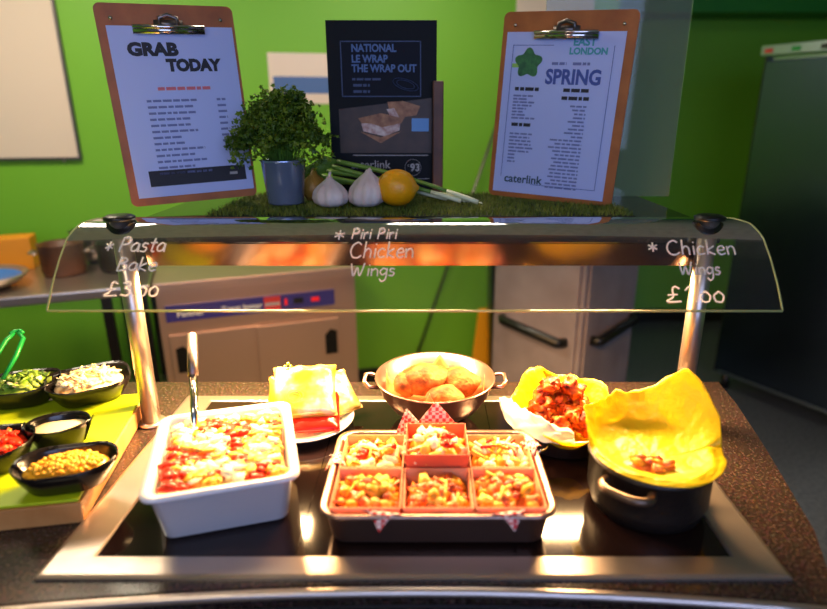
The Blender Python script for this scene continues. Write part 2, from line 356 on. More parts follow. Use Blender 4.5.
# ------------------------------------------------------------------ GREY TROLLEY, sign, pole, fridge
t = thing('food_trolley', 'grey insulated food trolley with black bar handles, standing corner-on', 'trolley', (.628, 2.2, 0), R(45))
S = .45
MB().box(0, 0, .09, S, S, 1.08).obj('body', 'trolley', t, bev=.01)
for k in (0, 1):
    mb = MB()
    if k == 0: mb.box(-.012, .02, .12, -.0005, S-.02, 1.05)
    else: mb.box(.02, -.012, .12, S-.02, -.0005, 1.05)
    d = mb.obj('door', 'trolley', t, bev=.003)
    ps = [(-.014, .06, .66), (-.045, .08, .66), (-.045, .36, .69), (-.014, .385, .69)] if k == 0 else [(.06, -.014, .67), (.07, -.045, .67), (.38, -.045, .69), (.40, -.014, .69)]
    MB().tube(ps, .021, 10).obj('bar_handle', 'black', d)
for x in (.05, S-.05):
    for y in (.05, S-.05):
        w = MB(); w.lathe([(0, -.012), (.035, -.012), (.035, .012), (0, .012)], 16); o = w.obj('castor', 'black', t); o.rotation_euler = (PI/2, 0, 0); o.location = (x, y, .036)
        MB().box(x-.015, y-.02, .055, x+.015, y+.02, .089).obj('bracket', 'steeld', t, flat=True)
q = ony(475, 330, 3.2)
t = thing('wet_floor_sign', 'yellow folding floor sign beside the grey trolley', 'sign', (q.x+.10, 3.12, 0), 0)
MB().prism([(-.14, 0), (.14, 0), (.085, .5), (-.085, .5)], 0, .012, Matrix.Rotation(R(-5), 4, 'X')).obj('panel', 'sign', t, flat=True)
MB().prism([(-.02, .3), (.02, .3), (.0, .36)], -.004, -.001, Matrix.Rotation(R(-5), 4, 'X')).obj('symbol', 'redl', t, flat=True)
q = ony(487, 300, 3.0)
t = thing('waste_bin', 'tall black bin partly hidden by the grey trolley', 'bin', (q.x+.13, 3.0, 0), 0)
MB().loft([rrect(.2, .2, .03, 0), rrect(.26, .26, .04, .9), rrect(.27, .27, .04, .92)]).obj('body', 'black', t); MB().loft([rrect(.275, .275, .05, .9205), rrect(.24, .24, .05, .97), rrect(.1, .1, .04, .99)]).obj('lid', 'black', t)
b0 = ony(418, 352, 3.26); b1 = ony(500, 115, 3.3)
mb = MB(); d = (b1-b0).normalized(); e0 = b0 - d*((b0.z-.03)/d.z)
mb.tube([e0, b1], .008, 8); o = mb.obj('broom_handle', 'steeld'); tag(o, 'thin grey pole leaning against the green wall', 'pole')
fa = onz(706, 388, 0); fb = onz(822, 436, 0); fr = math.atan2(fb.y-fa.y, fb.x-fa.x)
t = thing('fridge', 'tall upright stainless fridge at the right edge', 'fridge', fa, fr)
W = .74; H = ony(757, 46, fa.y).z
MB().box(0, .05, .1, W, .72, H).obj('cabinet', 'fridgef', t, bev=.004)
MB().box(.03, -.0, .14, W-.03, .0495, H-.07).obj('door', 'fridge', t, bev=.006)
MB().box(.015, .02, .12, .0295, .0495, H-.05).obj('door_seal', 'seal', t, flat=True)
MB().box(.0, .0, H-.045, W, .0495, H).obj('header', 'fridgef', t, bev=.002)
hd = t.children[-1]
for k, mm in enumerate(['redl', 'tongs', 'black', 'black']): MB().box(.02+k*.13, -.004, H-.035, .06+k*.13, -.0005, H-.015).obj('badge', mm, hd, flat=True)
MB().tube([(W-.08, -.001, 1.0), (W-.08, -.04, 1.02), (W-.08, -.04, 1.38), (W-.08, -.001, 1.4)], .011).obj('handle', 'steel', t)
for x in (.05, W-.05):
    for y in (.1, .66): MB().lathe([(.025, 0), (.02, .099)], 10, (x, y, 0), cap1=True).obj('foot', 'black', t)
# ------------------------------------------------------------------ SERVING COUNTER
ct = thing('serving_counter', 'speckled brown granite serving counter with a bowed steel front edge', 'counter', (0, 1.0, 0))
def loc(v): return (v[0], v[1]-1.0, v[2])
front = []
for i in range(25):
    x = -1.45+i*(2.03/24); front.append((x, .684-.11*(x+.01)**2))
right = [(.60, .70), (.64, .80), (.70, 1.06), (.735, 1.24), (.75, 1.36)]
outline = front+right+[(-1.45, 1.36)]
mb = MB(); mb.loft([[(x, y-1, .862) for x, y in outline], [(x, y-1, .9) for x, y in outline]]); mb.obj('worktop', 'granite', ct, flat=True)
mb = MB(); mb.tube([(x, y-1.0075, .893) for x, y in front+right[:1]], .0075, 10); mb.obj('nosing', 'steel', ct)
mb = MB(); pl = [(x, y-.012-1) for x, y in front]; ql = [(x, y-.30-1) for x, y in front]
mb.loft([[(x, y, .84) for x, y in pl]+[(x, y, .84) for x, y in reversed(ql)], [(x, y, .868) for x, y in pl]+[(x, y, .868) for x, y in reversed(ql)]]); mb.obj('tray_rail', 'granite', ct, flat=True)
MB().box(-1.42, -.27, 0, .52, .3, .861).obj('cabinet', 'steeld', ct, flat=True)
# ------------------------------------------------------------------ HOT PLATE
fx0, fx1, fy0, fy1 = -.572, .538, .690, 1.275; ix0, ix1, iy0, iy1 = -.505, .470, .735, 1.245
hp = thing('hot_plate', 'black ceramic glass hot plate in a wide brushed steel frame', 'hot plate', (0, 1, .9))
mb = MB(); zt = .0065
o_ = [(fx0, fy0), (fx1, fy0), (fx1, fy1), (fx0, fy1)]; i_ = [(ix0, iy0), (ix1, iy0), (ix1, iy1), (ix0, iy1)]
mb.loft([[(x, y-1, .0005) for x, y in i_], [(x, y-1, .0005) for x, y in o_], [(x, y-1, .004) for x, y in o_],
         [(x+(.006 if x < 0 else -.006), y-1+(.006 if y < 1 else -.006), zt) for x, y in o_], [(x-.003*(1 if x < 0 else -1), y-1-.003*(1 if y < 1 else -1), zt) for x, y in i_], [(x, y-1, .004) for x, y in i_], [(x, y-1, .0005) for x, y in i_]], False, False)
mb.obj('frame', 'steel', hp, flat=True)
sx = onz(487, 415, .904).x
for a, b in ((ix0+.0008, -.2), (-.1985, sx-.0008), (sx+.0008, ix1-.0008)):
    MB().box(a, iy0+.0008-1, .0006, b, iy1-.0008-1, .004).obj('glass_zone', 'ceran', hp, flat=True)
HZ = .9042
# ------------------------------------------------------------------ GANTRY
gt = thing('heated_gantry', 'two-post heated gantry with dark gloss shelf, polished band and curved glass guard', 'gantry', (0, 1.17, .9))
PX = (-.603, .562)
SH = 1.331
MB().box(-.63, -.0, .400, .60, .50, SH-.9).obj('shelf', 'shelf', gt, bev=.003)
mb = MB(); mb.loft([[(x, 0.0, .3995), (x, .016, .350), (x, .03, .350), (x, .03, .3995)] for x in (-.575, .575)]); mb.obj('mirror_band', 'mirror', gt, flat=True)
MB().box(-.575, .031, .375, .575, .40, .3995).obj('lamp_housing', 'steeld', gt, flat=True)
for k, px in enumerate(PX):
    po = MB().lathe([(.019, .0), (.0185, .452)], 20, (px, -.02, 0), cap1=True).obj('post', 'steel', gt)
    MB().lathe([(.029, 0.0005), (.029, .006), (.02, .008)], 24, (px, -.02, 0), cap1=True).obj('base_flange', 'steel', po)
    MB().lathe([(.029, .4525), (.030, .458), (.022, .462), (0, .462)], 20, (px, -.02, 0)).obj('clamp_knob', 'black', po)
lamps = [-.42, -.02, .38]
for x in lamps:
    f = MB().box(x-.15, .034, .3685, x+.15, .10, .3745).obj('lamp_reflector', 'steeld', gt, flat=True)
    MB().tube([(x-.13, .062, .3595), (x+.13, .062, .3595)], .008, 10).obj('lamp_tube', 'lamp', f)
# curved glass
prof = [(1.205, 1.3485), (1.17, 1.351), (1.14, 1.346), (1.105, 1.325), (1.07, 1.293), (1.035, 1.254), (1.005, 1.213)]
cum = [0]
for a, b in zip(prof, prof[1:]): cum.append(cum[-1]+math.dist(a, b))
TL = cum[-1]
def gpt(s, off=0):
    s = max(0, min(TL, s))
    for i in range(len(cum)-1):
        if s <= cum[i+1]+1e-9:
            u = (s-cum[i])/(cum[i+1]-cum[i]); a, b = prof[i], prof[i+1]
            y = a[0]+(b[0]-a[0])*u; z = a[1]+(b[1]-a[1])*u; d = (Vector(b)-Vector(a)).normalized()
            return Vector((0, y-1.17-abs(d.y)*off, z-.9+abs(d.x)*off))
GL, GR = -.685, .648
def halfw(s):
    u = s/TL
    return .05*max(0, 1-u/.45)**2
def gl(off):
    return [[Vector((GL+halfw(TL*j/24)+(GR-GL-2*halfw(TL*j/24))*i/24, 0, 0))+gpt(TL*j/24, off) for i in range(25)] for j in range(25)]
mb = MB(); A = gl(0)
mb.grid(24, 24, lambda u, v: A[round(v*24)][round(u*24)])
gg = mb.obj('glass_guard', 'glass', gt, recalc=False)
mb = MB(); e = gpt(TL)
mb.tube([(GL+.0, e.y, e.z-.002), (GR, e.y, e.z-.002)], .0022, 6); mb.tube([A[j][24] for j in range(25)], .0016, 6); mb.tube([A[j][0] for j in range(25)], .0016, 6)
mb.obj('polished_edge', 'glassedge', gg)
# handwriting on the glass
G = {'P': [[(0,0),(.05,1)],[(.0,.95),(.3,1.05),(.5,.8),(.35,.55),(.05,.5)]], 'i': [[(.1,.6),(.08,0)],[(.12,.85),(.13,.9)]],
 'r': [[(0,.6),(.03,0)],[(.03,.35),(.2,.6),(.35,.58)]], 'C': [[(.6,.85),(.4,1.0),(.1,.8),(0,.4),(.15,.05),(.45,0),(.65,.15)]],
 'h': [[(.05,1.05),(0,0)],[(.02,.35),(.2,.6),(.38,.45),(.38,0)]], 'c': [[(.4,.5),(.2,.6),(0,.35),(.1,.03),(.42,.08)]],
 'k': [[(.05,1.05),(0,0)],[(.4,.6),(.03,.28),(.42,0)]], 'e': [[(.03,.3),(.4,.38),(.3,.62),(.08,.5),(.02,.2),(.18,0),(.42,.1)]],
 'n': [[(0,.6),(.02,0)],[(.02,.4),(.22,.6),(.38,.45),(.4,0)]], 'W': [[(0,1),(.2,0),(.4,.7),(.6,0),(.85,1.05)]],
 'g': [[(.4,.5),(.2,.62),(0,.35),(.15,.08),(.4,.3),(.42,.6),(.38,-.25),(.15,-.45),(.0,-.25)]], 's': [[(.35,.55),(.12,.6),(.08,.38),(.33,.25),(.25,.02),(0,.05)]],
 'a': [[(.4,.5),(.2,.62),(0,.35),(.1,.05),(.35,.15),(.4,.55),(.45,0)]], 't': [[(.2,.95),(.18,.1),(.35,.02)],[(0,.62),(.38,.66)]],
 'B': [[(0,0),(.05,1)],[(.0,1),(.35,.95),(.4,.7),(.06,.55),(.45,.45),(.45,.12),(0,0)]], '*': [[(.3,.1),(.3,.9)],[(0,.3),(.6,.7)],[(.0,.7),(.6,.3)]],
 '£': [[(.55,.85),(.35,1),(.25,.8),(.25,.3),(0,0),(.6,.02)],[(.05,.45),(.45,.48)]], '0': [[(.2,.65),(.02,.4),(.1,.02),(.35,.02),(.42,.4),(.25,.66),(.18,.64)]],
 '3': [[(0,.9),(.3,1),(.35,.7),(.12,.55),(.42,.35),(.3,.0),(0,.08)]], '1': [[(.0,.75),(.2,1),(.18,0)]], '.': [[(.05,0),(.07,.04)]]}
adv = {'i': .28, 'W': 1.05, '.': .22, '1': .38, 'r': .45, 'C': .82, 'P': .66, ' ': .45, '£': .8, '*': .85, 'B': .65, 's': .48, 't': .48}
def smooth(pts, n=5):
    if len(pts) < 3: return pts
    P = [pts[0]]+pts+[pts[-1]]; out = []
    for i in range(1, len(P)-2):
        for k in range(n):
            t = k/n; a, b, c, d = [Vector(q) for q in P[i-1:i+3]]
            out.append(tuple(.5*((2*b)+(c-a)*t+(2*a-5*b+4*c-d)*t*t+(3*b-a-3*c+d)*t**3)))
    out.append(tuple(pts[-1])); return out
def s_of_px(py, px=425):
    best = min(range(400), key=lambda k: abs((lambda g: (g.y+1.17, g.z+.9))(gpt(TL*k/399))[1] - (EYE + ray(px, py)[2]/ray(px, py)[1]*(gpt(TL*k/399).y+1.17))))
    return TL*best/399
def hand(lines, rad, name):
    mb = MB()
    for s, px0, px1, ytop, ybot in lines:
        tot = sum(adv.get(c, .56) for c in s)
        s1 = s_of_px(ybot); s0 = s_of_px(ytop); g = gpt(s1); k = (g.y+1.17)/ray(0, ybot)[1]
        x0 = (px0-CX)/F*k; x1 = (px1-CX)/F*k; sc = (x1-x0)/tot; x = x0
        for c in s:
            for st in G.get(c, []):
                pts = []
                for (u, v) in smooth(st):
                    q = gpt(s1-(s1-s0)*v, .0012); pts.append(Vector((x+u*sc+v*.002, q.y, q.z)))
                mb.tube(pts, rad, 5)
            x += adv.get(c, .56)*sc
    return mb.obj(name, 'chalk', gg)
hand([('*', 334, 347, 230, 241), ('Piri Piri', 352, 398, 229, 239), ('Chicken', 350, 415, 243, 258), ('Wings', 350, 396, 264, 276)], .0016, 'chalk_lettering')
hand([('*', 104, 114, 241, 252), ('Pasta', 119, 166, 238, 252), ('Bake', 117, 158, 258, 271), ('£3.00', 104, 160, 282, 296)], .0017, 'chalk_lettering')
hand([('*', 649, 661, 242, 253), ('Chicken', 668, 738, 241, 255), ('Wings', 680, 722, 263, 275), ('£1.00', 667, 727, 287, 302)], .0017, 'chalk_lettering')
# ------------------------------------------------------------------ THINGS ON THE SHELF
ZS = SH+.0005
gx0, gx1, gy0, gy1 = ony(205, 200, 1.30).x, ony(636, 200, 1.30).x, 1.29, 1.655
tm = thing('grass_mat', 'dark green artificial grass mat on the gantry shelf', 'mat', ((gx0+gx1)/2, (gy0+gy1)/2, ZS))
w, d = gx1-gx0, gy1-gy0
MB().box(-w/2, -d/2, 0, w/2, d/2, .004).obj('backing', 'turf', tm, flat=True)
mb = MB()
for i in range(15000):
    x, y = random.uniform(-w/2, w/2), random.uniform(-d/2, d/2)
    a = random.uniform(0, 2*PI); h = random.uniform(.007, .015); l = random.uniform(.002, .012); b = random.uniform(0, 2*PI)
    ex, ey = math.cos(a)*.0009, math.sin(a)*.0009; dx, dy = math.cos(b)*l, math.sin(b)*l
    V = [mb.v((x-ex, y-ey, .004)), mb.v((x+ex, y+ey, .004)), mb.v((x+dx*.5+ex*.7, y+dy*.5+ey*.7, .004+h*.6)), mb.v((x+dx*.5-ex*.7, y+dy*.5-ey*.7, .004+h*.6)), mb.v((x+dx, y+dy, .004+h))]
    mb.f([V[0], V[1], V[2], V[3]]); mb.f([V[3], V[2], V[4]])
o = mb.obj('blades', 'grass', tm, recalc=False); o['kind'] = 'stuff'
ZG = ZS+.0135
def clip_board(label, bl, br, h, lean, fill, paperbox, z, roll):
    dx = br-bl; wd = math.hypot(dx.x, dx.y)
    t = thing('clipboard', label, 'clipboard', (bl.x, bl.y, z), math.atan2(dx.y, dx.x), rx=0)
    t.rotation_euler[1] = R(roll)
    ln = Matrix.Rotation(R(-lean), 4, 'X')
    b = MB().loft([[(p[0]+wd/2, y, p[1]+h/2) for p in rrect(wd, h, .014, 0)] for y in (0, .006)]).obj('board', 'wood', t, flat=True)
    b.rotation_euler = (R(-lean), 0, 0)
    a0, b0, a1, b1 = paperbox
    pp = MB().box(a0, -.0012, b0, a1, -.0004, b1).obj('paper', 'paper', t, flat=True); pp.rotation_euler = b.rotation_euler
    c = MB(); cx = wd*.5
    c.box(cx-.075, -.012, h-.062, cx+.075, -.002, h-.046); c.tube([(cx-.075, -.013, h-.048), (cx+.075, -.013, h-.048)], .005)
    k = c.obj('clip', 'chrome', t, bev=.0); k.rotation_euler = b.rotation_euler
    j = MB(); j.tube([(cx-.02, -.012, h-.046), (cx-.018, -.014, h-.03), (cx, -.015, h-.024), (cx+.018, -.014, h-.03), (cx+.02, -.012, h-.046)], .005)
    j.box(cx-.03, -.014, h-.05, cx+.03, -.0015, h-.034); j.obj('clip_lever', 'steeld', k)
    for sx_ in (.03, wd-.03): MB().tube([(sx_, -.003, h-.03), (sx_, .0, h-.03)], .004).obj('rivet', 'chrome', b)
    # hinged rear strut
    MB().prism([(0, 0), (.06, .006), (.0, h*.8)], wd-.03, wd-.02, Matrix.Rotation(PI/2, 4, 'Z')).obj('rear_strut', 'woodd', t, flat=True)
    st = t.children[-1]; st.location = (2*wd-.045, .009, .004); st.rotation_euler = b.rotation_euler
    fill(pp, wd, h); return t
def fillL(pp, w, h):
    text(pp, 'GRAB', .052, h-.105, .036, 'ink', -.0018, bold=.0022, sx=1.12, name='heading')
    text(pp, 'TODAY', .128, h-.138, .034, 'ink', -.0018, sx=.98, bold=.0022, name='heading')
    mb = MB(); words(mb, .10, .215, h-.18, .007, -.0018); mb.obj('subtitle', 'inkr', pp, flat=True)
    mb = MB(); mc = MB()
    for k in range(13):
        z = h-.205-k*.0135; words(mb, .072-.0*k, .072+random.uniform(.06, .12), z, .005, -.0018)
        if k < 9: words(mc, .225, .245, z, .005, -.0018)
    mb.obj('menu_lines', 'inkg', pp, flat=True)
    mc.obj('price_column', 'inkg', pp, flat=True)
    MB().box(.048, -.0018, .042, .268, -.0013, .078).obj('footer_block', 'ink', pp, flat=True)
    mb = MB(); words(mb, .23, .25, .057, .006, -.0024); mb.obj('footer_print', 'pgrey', pp, flat=True)
bl, br = ony(133, 212, 1.37), ony(258, 200, 1.50)
hL = ony(93, 8, 1.385).z-ZS
wL = math.hypot(br.x-bl.x, br.y-bl.y)
clip_board('hardboard clipboard with a white sheet headed GRAB TODAY', bl, br, hL, 3, fillL, (.018, .018, wL-.006, hL-.045), ZS+.012, -2.3)
def fillR(pp, w, h):
    def y(v): return h-v*h/200*1.0
    mb = MB()
    mb.box(.03, -.0018, .05, .0312, -.0014, h-.075); mb.box(.03, -.0018, h-.0752, .13, -.0014, h-.074); mb.box(w-.045, -.0018, .035, w-.0438, -.0014, h-.075); mb.box(.11, -.0018, .035, w-.0438, -.0014, .0362)
    mb.obj('border_line', 'inkb', pp, flat=True)
    g = MB(); g.loft([[(.072+math.cos(a)*r*(1+.18*math.sin(5*a)), yy, h-.115+math.sin(a)*r*(1+.18*math.sin(5*a))) for a in [2*PI*k/40 for k in range(40)]] for yy, r in ((-.0013, .03), (-.0019, .03))]); g.obj('broccoli_picture', 'brocc', pp, flat=True)
    g = MB().box(.032, -.0017, h-.125, .05, -.0012, h-.116).obj('broccoli_stalk', 'broccs', pp, flat=True)
    text(pp, 'EAST', .175, h-.075, .024, 'inkt', -.0018, bold=.0008, name='heading'); text(pp, 'LONDON', .168, h-.094, .02, 'inkt', -.0018, bold=.0008, name='heading')
    mb = MB(); words(mb, .13, .165, h-.118, .006, -.0018); words(mb, .18, .22, h-.118, .006, -.0018)
    mb.obj('subtitle', 'inkg', pp, flat=True)
    text(pp, 'SPRING', .118, h-.160, .046, 'inkb', -.0018, bold=.0016, sx=.86, name='heading')
    mb = MB(); words(mb, .045, .105, h-.178, .008, -.0018); words(mb, .165, .225, h-.178, .008, -.0018); words(mb, .163, .228, h-.196, .008, -.0018); words(mb, .045, .095, h-.262, .008, -.0018); mb.obj('subheading', 'ink', pp, flat=True)
    mb = MB(); m1 = MB(); m2 = MB()
    for k in range(8): words(m1, .043, .043+random.uniform(.03, .06), h-.192-k*.0075, .004, -.0018)
    for k in range(9): words(m2, .043, .043+(random.uniform(.05, .075) if k < 6 else .02), h-.282-k*.0085, .004, -.0018)
    for k in range(23): words(mb, (.185 if k < 9 else .15)+random.uniform(-.01, .015), .225, h-.212-k*.0088, .004, -.0018)
    for q_ in (mb, m1, m2): q_.obj('menu_lines', 'inkg', pp, flat=True)
    text(pp, 'caterlink', .04, .038, .028, 'inkd', -.0018, bold=.0005, name='brand_name')
ZR = ZG+.001
bl = ony(488, 196, 1.555); br = ony(611, 207, 1.42); hR = ony(632, 3, 1.43).z-ZR
wR = math.hypot(br.x-bl.x, br.y-bl.y)
clip_board('hardboard clipboard with a blue-white menu sheet and broccoli picture', bl, br, hR, 3, fillR, (.012, .012, wR-.022, hR-.045), ZR+.004, 2.6)
# black poster
p0 = ony(325, 20, 1.575); p1 = ony(437, 20, 1.575); w = p1.x-p0.x; h = p0.z-ZR
po = thing('menu_poster', 'tall black poster with sandwich picture beside a wooden upright', 'poster', (p0.x, 1.575, ZR))
bd = MB().box(0, 0, 0, w, .01, h).obj('board', 'board', po, bev=.001)
def X(px): return (px-325)/112*w
def Z(py): return h-(py-20)/172*h
def blk(x0, y0, x1, y1, m, nm, e=.0008): return MB().box(X(x0), -.0006-e, Z(y1), X(x1), -.0004, Z(y0)).obj(nm, m, bd, flat=True)
blk(339, 40, 421, 92, 'navy', 'chalk_panel')
mb = MB()
for a in ((339, 39, 421, 40), (339, 91, 421, 92), (339, 39, 340, 92), (420, 39, 421, 92)): mb.box(X(a[0]), -.0022, Z(a[3]), X(a[2]), -.0016, Z(a[1]))
mb.obj('panel_border', 'pbluel', bd, flat=True)
for s, py in (('NATIONAL', 49), ('LE WRAP', 59), ('THE WRAP OUT', 68)): text(bd, s, X(350), Z(py), .0245, 'pblue', -.002, bold=.0007, sx=.9, name='heading')
mb = MB(); words(mb, X(350), X(380), Z(76), .005, -.002); words(mb, X(351), X(368), Z(82), .006, -.002); words(mb, X(351), X(368), Z(88), .006, -.002); mb.obj('price_print', 'pbluel', bd, flat=True)
mb = MB()
for rr in (1, .7): mb.tube([(X(405)+rr*.032*math.cos(a), -.002, Z(80)+rr*.013*math.sin(a)-.25*rr*.032*math.cos(a)) for a in [2*PI*k/24 for k in range(24)]], .0008, 4, True)
mb.obj('sandwich_outline', 'pbluel', bd)
g = MB(); g.prism([(X(335), Z(104)), (X(432), Z(93)), (X(432), Z(148)), (X(335), Z(148))], -.0012, -.0004); g.obj('photo_background', 'ptable', bd, flat=True)
def poly(pts, m, nm, e): return MB().prism([(X(a), Z(b)) for a, b in pts], -e, -.0012).obj(nm, m, bd, flat=True)
poly([(355, 113), (378, 108), (404, 112), (400, 118), (380, 123), (360, 120)], 'pbread', 'sandwich_picture', .0018)
poly([(358, 118), (368, 118), (380, 122), (399, 118), (398, 125), (382, 131), (360, 126)], 'pham', 'filling_picture', .0022)
poly([(356, 126), (378, 132), (400, 126), (378, 138)], 'pbread', 'sandwich_picture', .002)
poly([(386, 97), (402, 96), (420, 101), (416, 110), (402, 112), (388, 108)], 'pbread', 'sandwich_picture', .0016)
poly([(385, 104), (393, 103), (398, 112), (388, 110)], 'pham', 'filling_picture', .0023)
poly([(411, 113), (429, 113), (429, 126), (411, 126)], 'pcard', 'price_card_picture', .0022)
poly([(348, 150), (428.5, 150), (428.5, 150.8), (348, 150.8)], 'pgrey', 'rule', .0015)
poly([(417, 174.5), (430, 174.5), (430, 175), (417, 175)], 'pgrey', 'rule', .0015)
text(bd, 'caterlink', X(345), Z(164), .03, 'pgrey', -.0016, name='brand_name'); text(bd, '93', X(409), Z(166.5), .026, 'pgrey', -.0016, bold=.0008, name='price'); text(bd, 'c', X(406), Z(162), .011, 'pgrey', -.0016, name='price')
mb = MB(); mb.tube([(X(412)+.021*math.cos(a), -.0016, Z(163)+.021*math.sin(a)) for a in [2*PI*k/28 for k in range(28)]], .0005, 4, True); mb.obj('price_ring', 'pgrey', bd)
MB().box(X(433), -.03, 0, X(444), -.006, Z(77)).obj('wooden_upright', 'woodd', po, bev=.003)
# acrylic screen
sc_ = thing('acrylic_screen', 'hazy clear acrylic screen standing behind the right clipboard', 'screen', (.45, 1.655, ZS))
MB().box(-.14, 0, 0, ony(668, 197, 1.658).x-.45, .004, .60).obj('panel', 'acryl', sc_, flat=True)
# bucket with parsley
q = ony(286, 200, 1.43)
bk = thing('parsley_bucket', 'small shiny metal bucket of curly parsley beside the left clipboard', 'plant', (q.x, 1.43, ZG))
rb = .052
MB().lathe([(rb*.80, 0), (rb*.82, .004), (rb*1.0, .098), (rb*1.06, .102), (rb*1.0, .104), (rb*.95, .10), (rb*.78, .008), (0, .006)], 32).obj('bucket', 'bucket', bk)
mb = MB(); mb2 = MB()
for i in range(150):
    a = random.uniform(0, 2*PI); el = random.uniform(.05, 1) ** .8; r0 = random.uniform(0, .035)
    rad = .118*math.sqrt(1-el*.35*el); spread = random.uniform(.3, 1)
    tip = Vector((math.cos(a)*rad*(1.05-el*.7)*spread+(-.008 if random.random() < .5 else .016), math.sin(a)*rad*.8*(1.05-el*.7)*spread, .10+.035+el*.105))
    if i % 9 == 0: tip = Vector((math.cos(a)*.108, math.sin(a)*.09, .105+random.uniform(0, .05)))
    base = Vector((math.cos(a)*r0, math.sin(a)*r0, .085)); mid = (base+tip)/2+Vector((0, 0, .02))
    mb2.tube([base, mid, tip], .001, 4)
    for k in range(26):
        c = tip+Vector((random.gauss(0, .013), random.gauss(0, .013), random.gauss(0, .011)))
        n = Vector((random.gauss(0, 1), random.gauss(0, 1), random.gauss(.6, 1))).normalized(); u = n.orthogonal().normalized(); vv = n.cross(u); s = random.uniform(.0045, .009)
        ring = [c+(u*math.cos(2*PI*j/10)+vv*math.sin(2*PI*j/10))*s*(1 if j % 2 == 0 else .5)+n*(.003*math.sin(j*2.1)) for j in range(10)]
        cv = mb.v(c+n*.0015); V = [mb.v(x_) for x_ in ring]
        for j in range(10): mb.f([cv, V[j], V[(j+1) % 10]])
o = mb.obj('foliage', 'leaf', bk, recalc=False); mb2.obj('stems', 'stem', bk)
MB().lathe([(0, .082), (.046, .084), (.046, .078), (0, .078)], 20, cap0=False).obj('compost', 'turf', bk)
# garlic
def garlic(px, py, Yy, r, lean, label, stemh):
    q = ony(px, py, Yy); t = thing('garlic_bulb', label, 'garlic', (q.x, Yy, ZG-.001), 0, 'garlic bulbs on the grass mat')
    prof_ = [(.25, 0), (.6, .03), (.9, .22), (1.0, .5), (.93, .85), (.7, 1.15), (.42, 1.38), (.22, 1.52), (.15, 1.66)]
    mb = MB(); n = 48; loops = []
    for rr, z in prof_:
        lob = .055 if z < 1.3 else .02
        loops.append([((rr*(1+lob*abs(math.cos(4.5*(2*PI*i/n)+.4))*2-lob))*r*math.cos(2*PI*i/n)+lean*z*r, rr*(1+lob*abs(math.cos(4.5*(2*PI*i/n)+.4))*2-lob)*r*math.sin(2*PI*i/n), z*r) for i in range(n)])
    mb.loft(loops); mb.obj('bulb', 'garlic', t); t.scale = (1, 1, 1+.18*(lean > 0))
    MB().tube([(lean*1.6*r, 0, 1.6*r), (lean*1.8*r+.001, 0, 1.6*r+stemh*.6), (lean*2*r+.003, 0, 1.6*r+stemh)], [.0045, .0035, .0032], 8).obj('stem', 'garlic', t)
    MB().lathe([(0, -.002), (.006, -.001), (.007, .002)], 12, cap0=False).obj('root_base', 'parch', t)
garlic(331, 200, 1.385, .041, -.02, 'white garlic bulb with a short upright stalk, left of the pair', .014)
garlic(366, 200, 1.39, .043, .12, 'taller white garlic bulb touching the lemon', .004)
# lemon
q = ony(397, 200, 1.39); rl = .0435
t = thing('lemon', 'bright yellow-orange lemon on the grass mat right of the garlic', 'lemon', (q.x, 1.39, ZG-.001))
mb = MB(); n = 20; lp = []
for i in range(n+1):
    a = PI*i/n; x = -math.cos(a)*rl*1.06; r_ = math.sin(a)**.9*rl*.98 if 0 < i < n else .0012
    if i == n-1: r_ = rl*.2; x = rl*1.08
    if i == n: x = rl*1.2; r_ = .003
    lp.append([(x, r_*math.cos(2*PI*k/28), rl*.98+r_*math.sin(2*PI*k/28)) for k in range(28)])
mb.loft(lp); mb.obj('peel', 'lemon', t); mb = MB(); mb.blob((rl*1.2, 0, rl*.98), .003, 1, .1); mb.obj('stem_end', 'stem', t)
q = ony(314, 190, 1.475); t = thing('onion', 'brown-yellow onion half hidden behind the left garlic bulb', 'onion', (q.x, 1.485, ZG-.001))
MB().lathe([(.004, 0), (.02, .002), (.031, .018), (.033, .032), (.025, .052), (.01, .064), (.004, .078), (0, .08)], 24).obj('bulb', 'onion', t); MB().lathe([(0, -.001), (.004, -.001), (.005, .001)], 8, cap0=False).obj('root', 'parch', t)
# spring onions
ends = [(478, 203, 1.40), (470, 199, 1.425), (461, 200, 1.41), (455, 196, 1.45), (447, 198, 1.44)]
for i, (px, py, Yy) in enumerate(ends):
    e = ony(px, py, Yy); e.z = ZG+.006+i*.001
    st = ony(338+i*-6, 170+i*3, 1.50); st = Vector((st.x, 1.49+.012*i, ZG+.094-.013*i))
    lab = ['spring onion reaching furthest right with a white tip', 'second spring onion, just above the longest one', 'middle spring onion of the bunch', 'spring onion at the back of the bunch', 'shortest spring onion, ending nearest the lemon'][i]
    t = thing('spring_onion', lab, 'spring onion', e, 0, 'spring onions on the grass mat')
    dv = st-e; N = 14
    pts = [Vector((dv.x*k/N, dv.y*k/N+.01*math.sin(PI*k/N), dv.z*k/N-.012*math.sin(PI*k/N)*(i % 2)+.008*math.sin(PI*k/N))) for k in range(N+1)]
    MB().tube(pts[3:], [.0045+.002*k/N for k in range(N-2)], 8).obj('green_leaf', 'onion_g', t)
    MB().tube(pts[:4], [.0055, .006, .0052, .0046], 8).obj('white_end', 'onion_w', t)
    mb = MB()
    for k in range(5):
        b = pts[-1]; mb.tube([b, b+Vector((-.03-.008*k, .006*(k-2), .006*(2-k))), b+Vector((-.055-.01*k, .010*(k-2), -.005*k-.002))], [.005, .004, .001], 5)
    mb.obj('leaf_tops', 'onion_g', t)
    mb = MB()
    for k in range(6): mb.tube([pts[0], pts[0]+Vector((.010, (k-2.5)*.002, -.003+.0005*k))], .0005, 3)
    mb.obj('roots', 'onion_w', t)
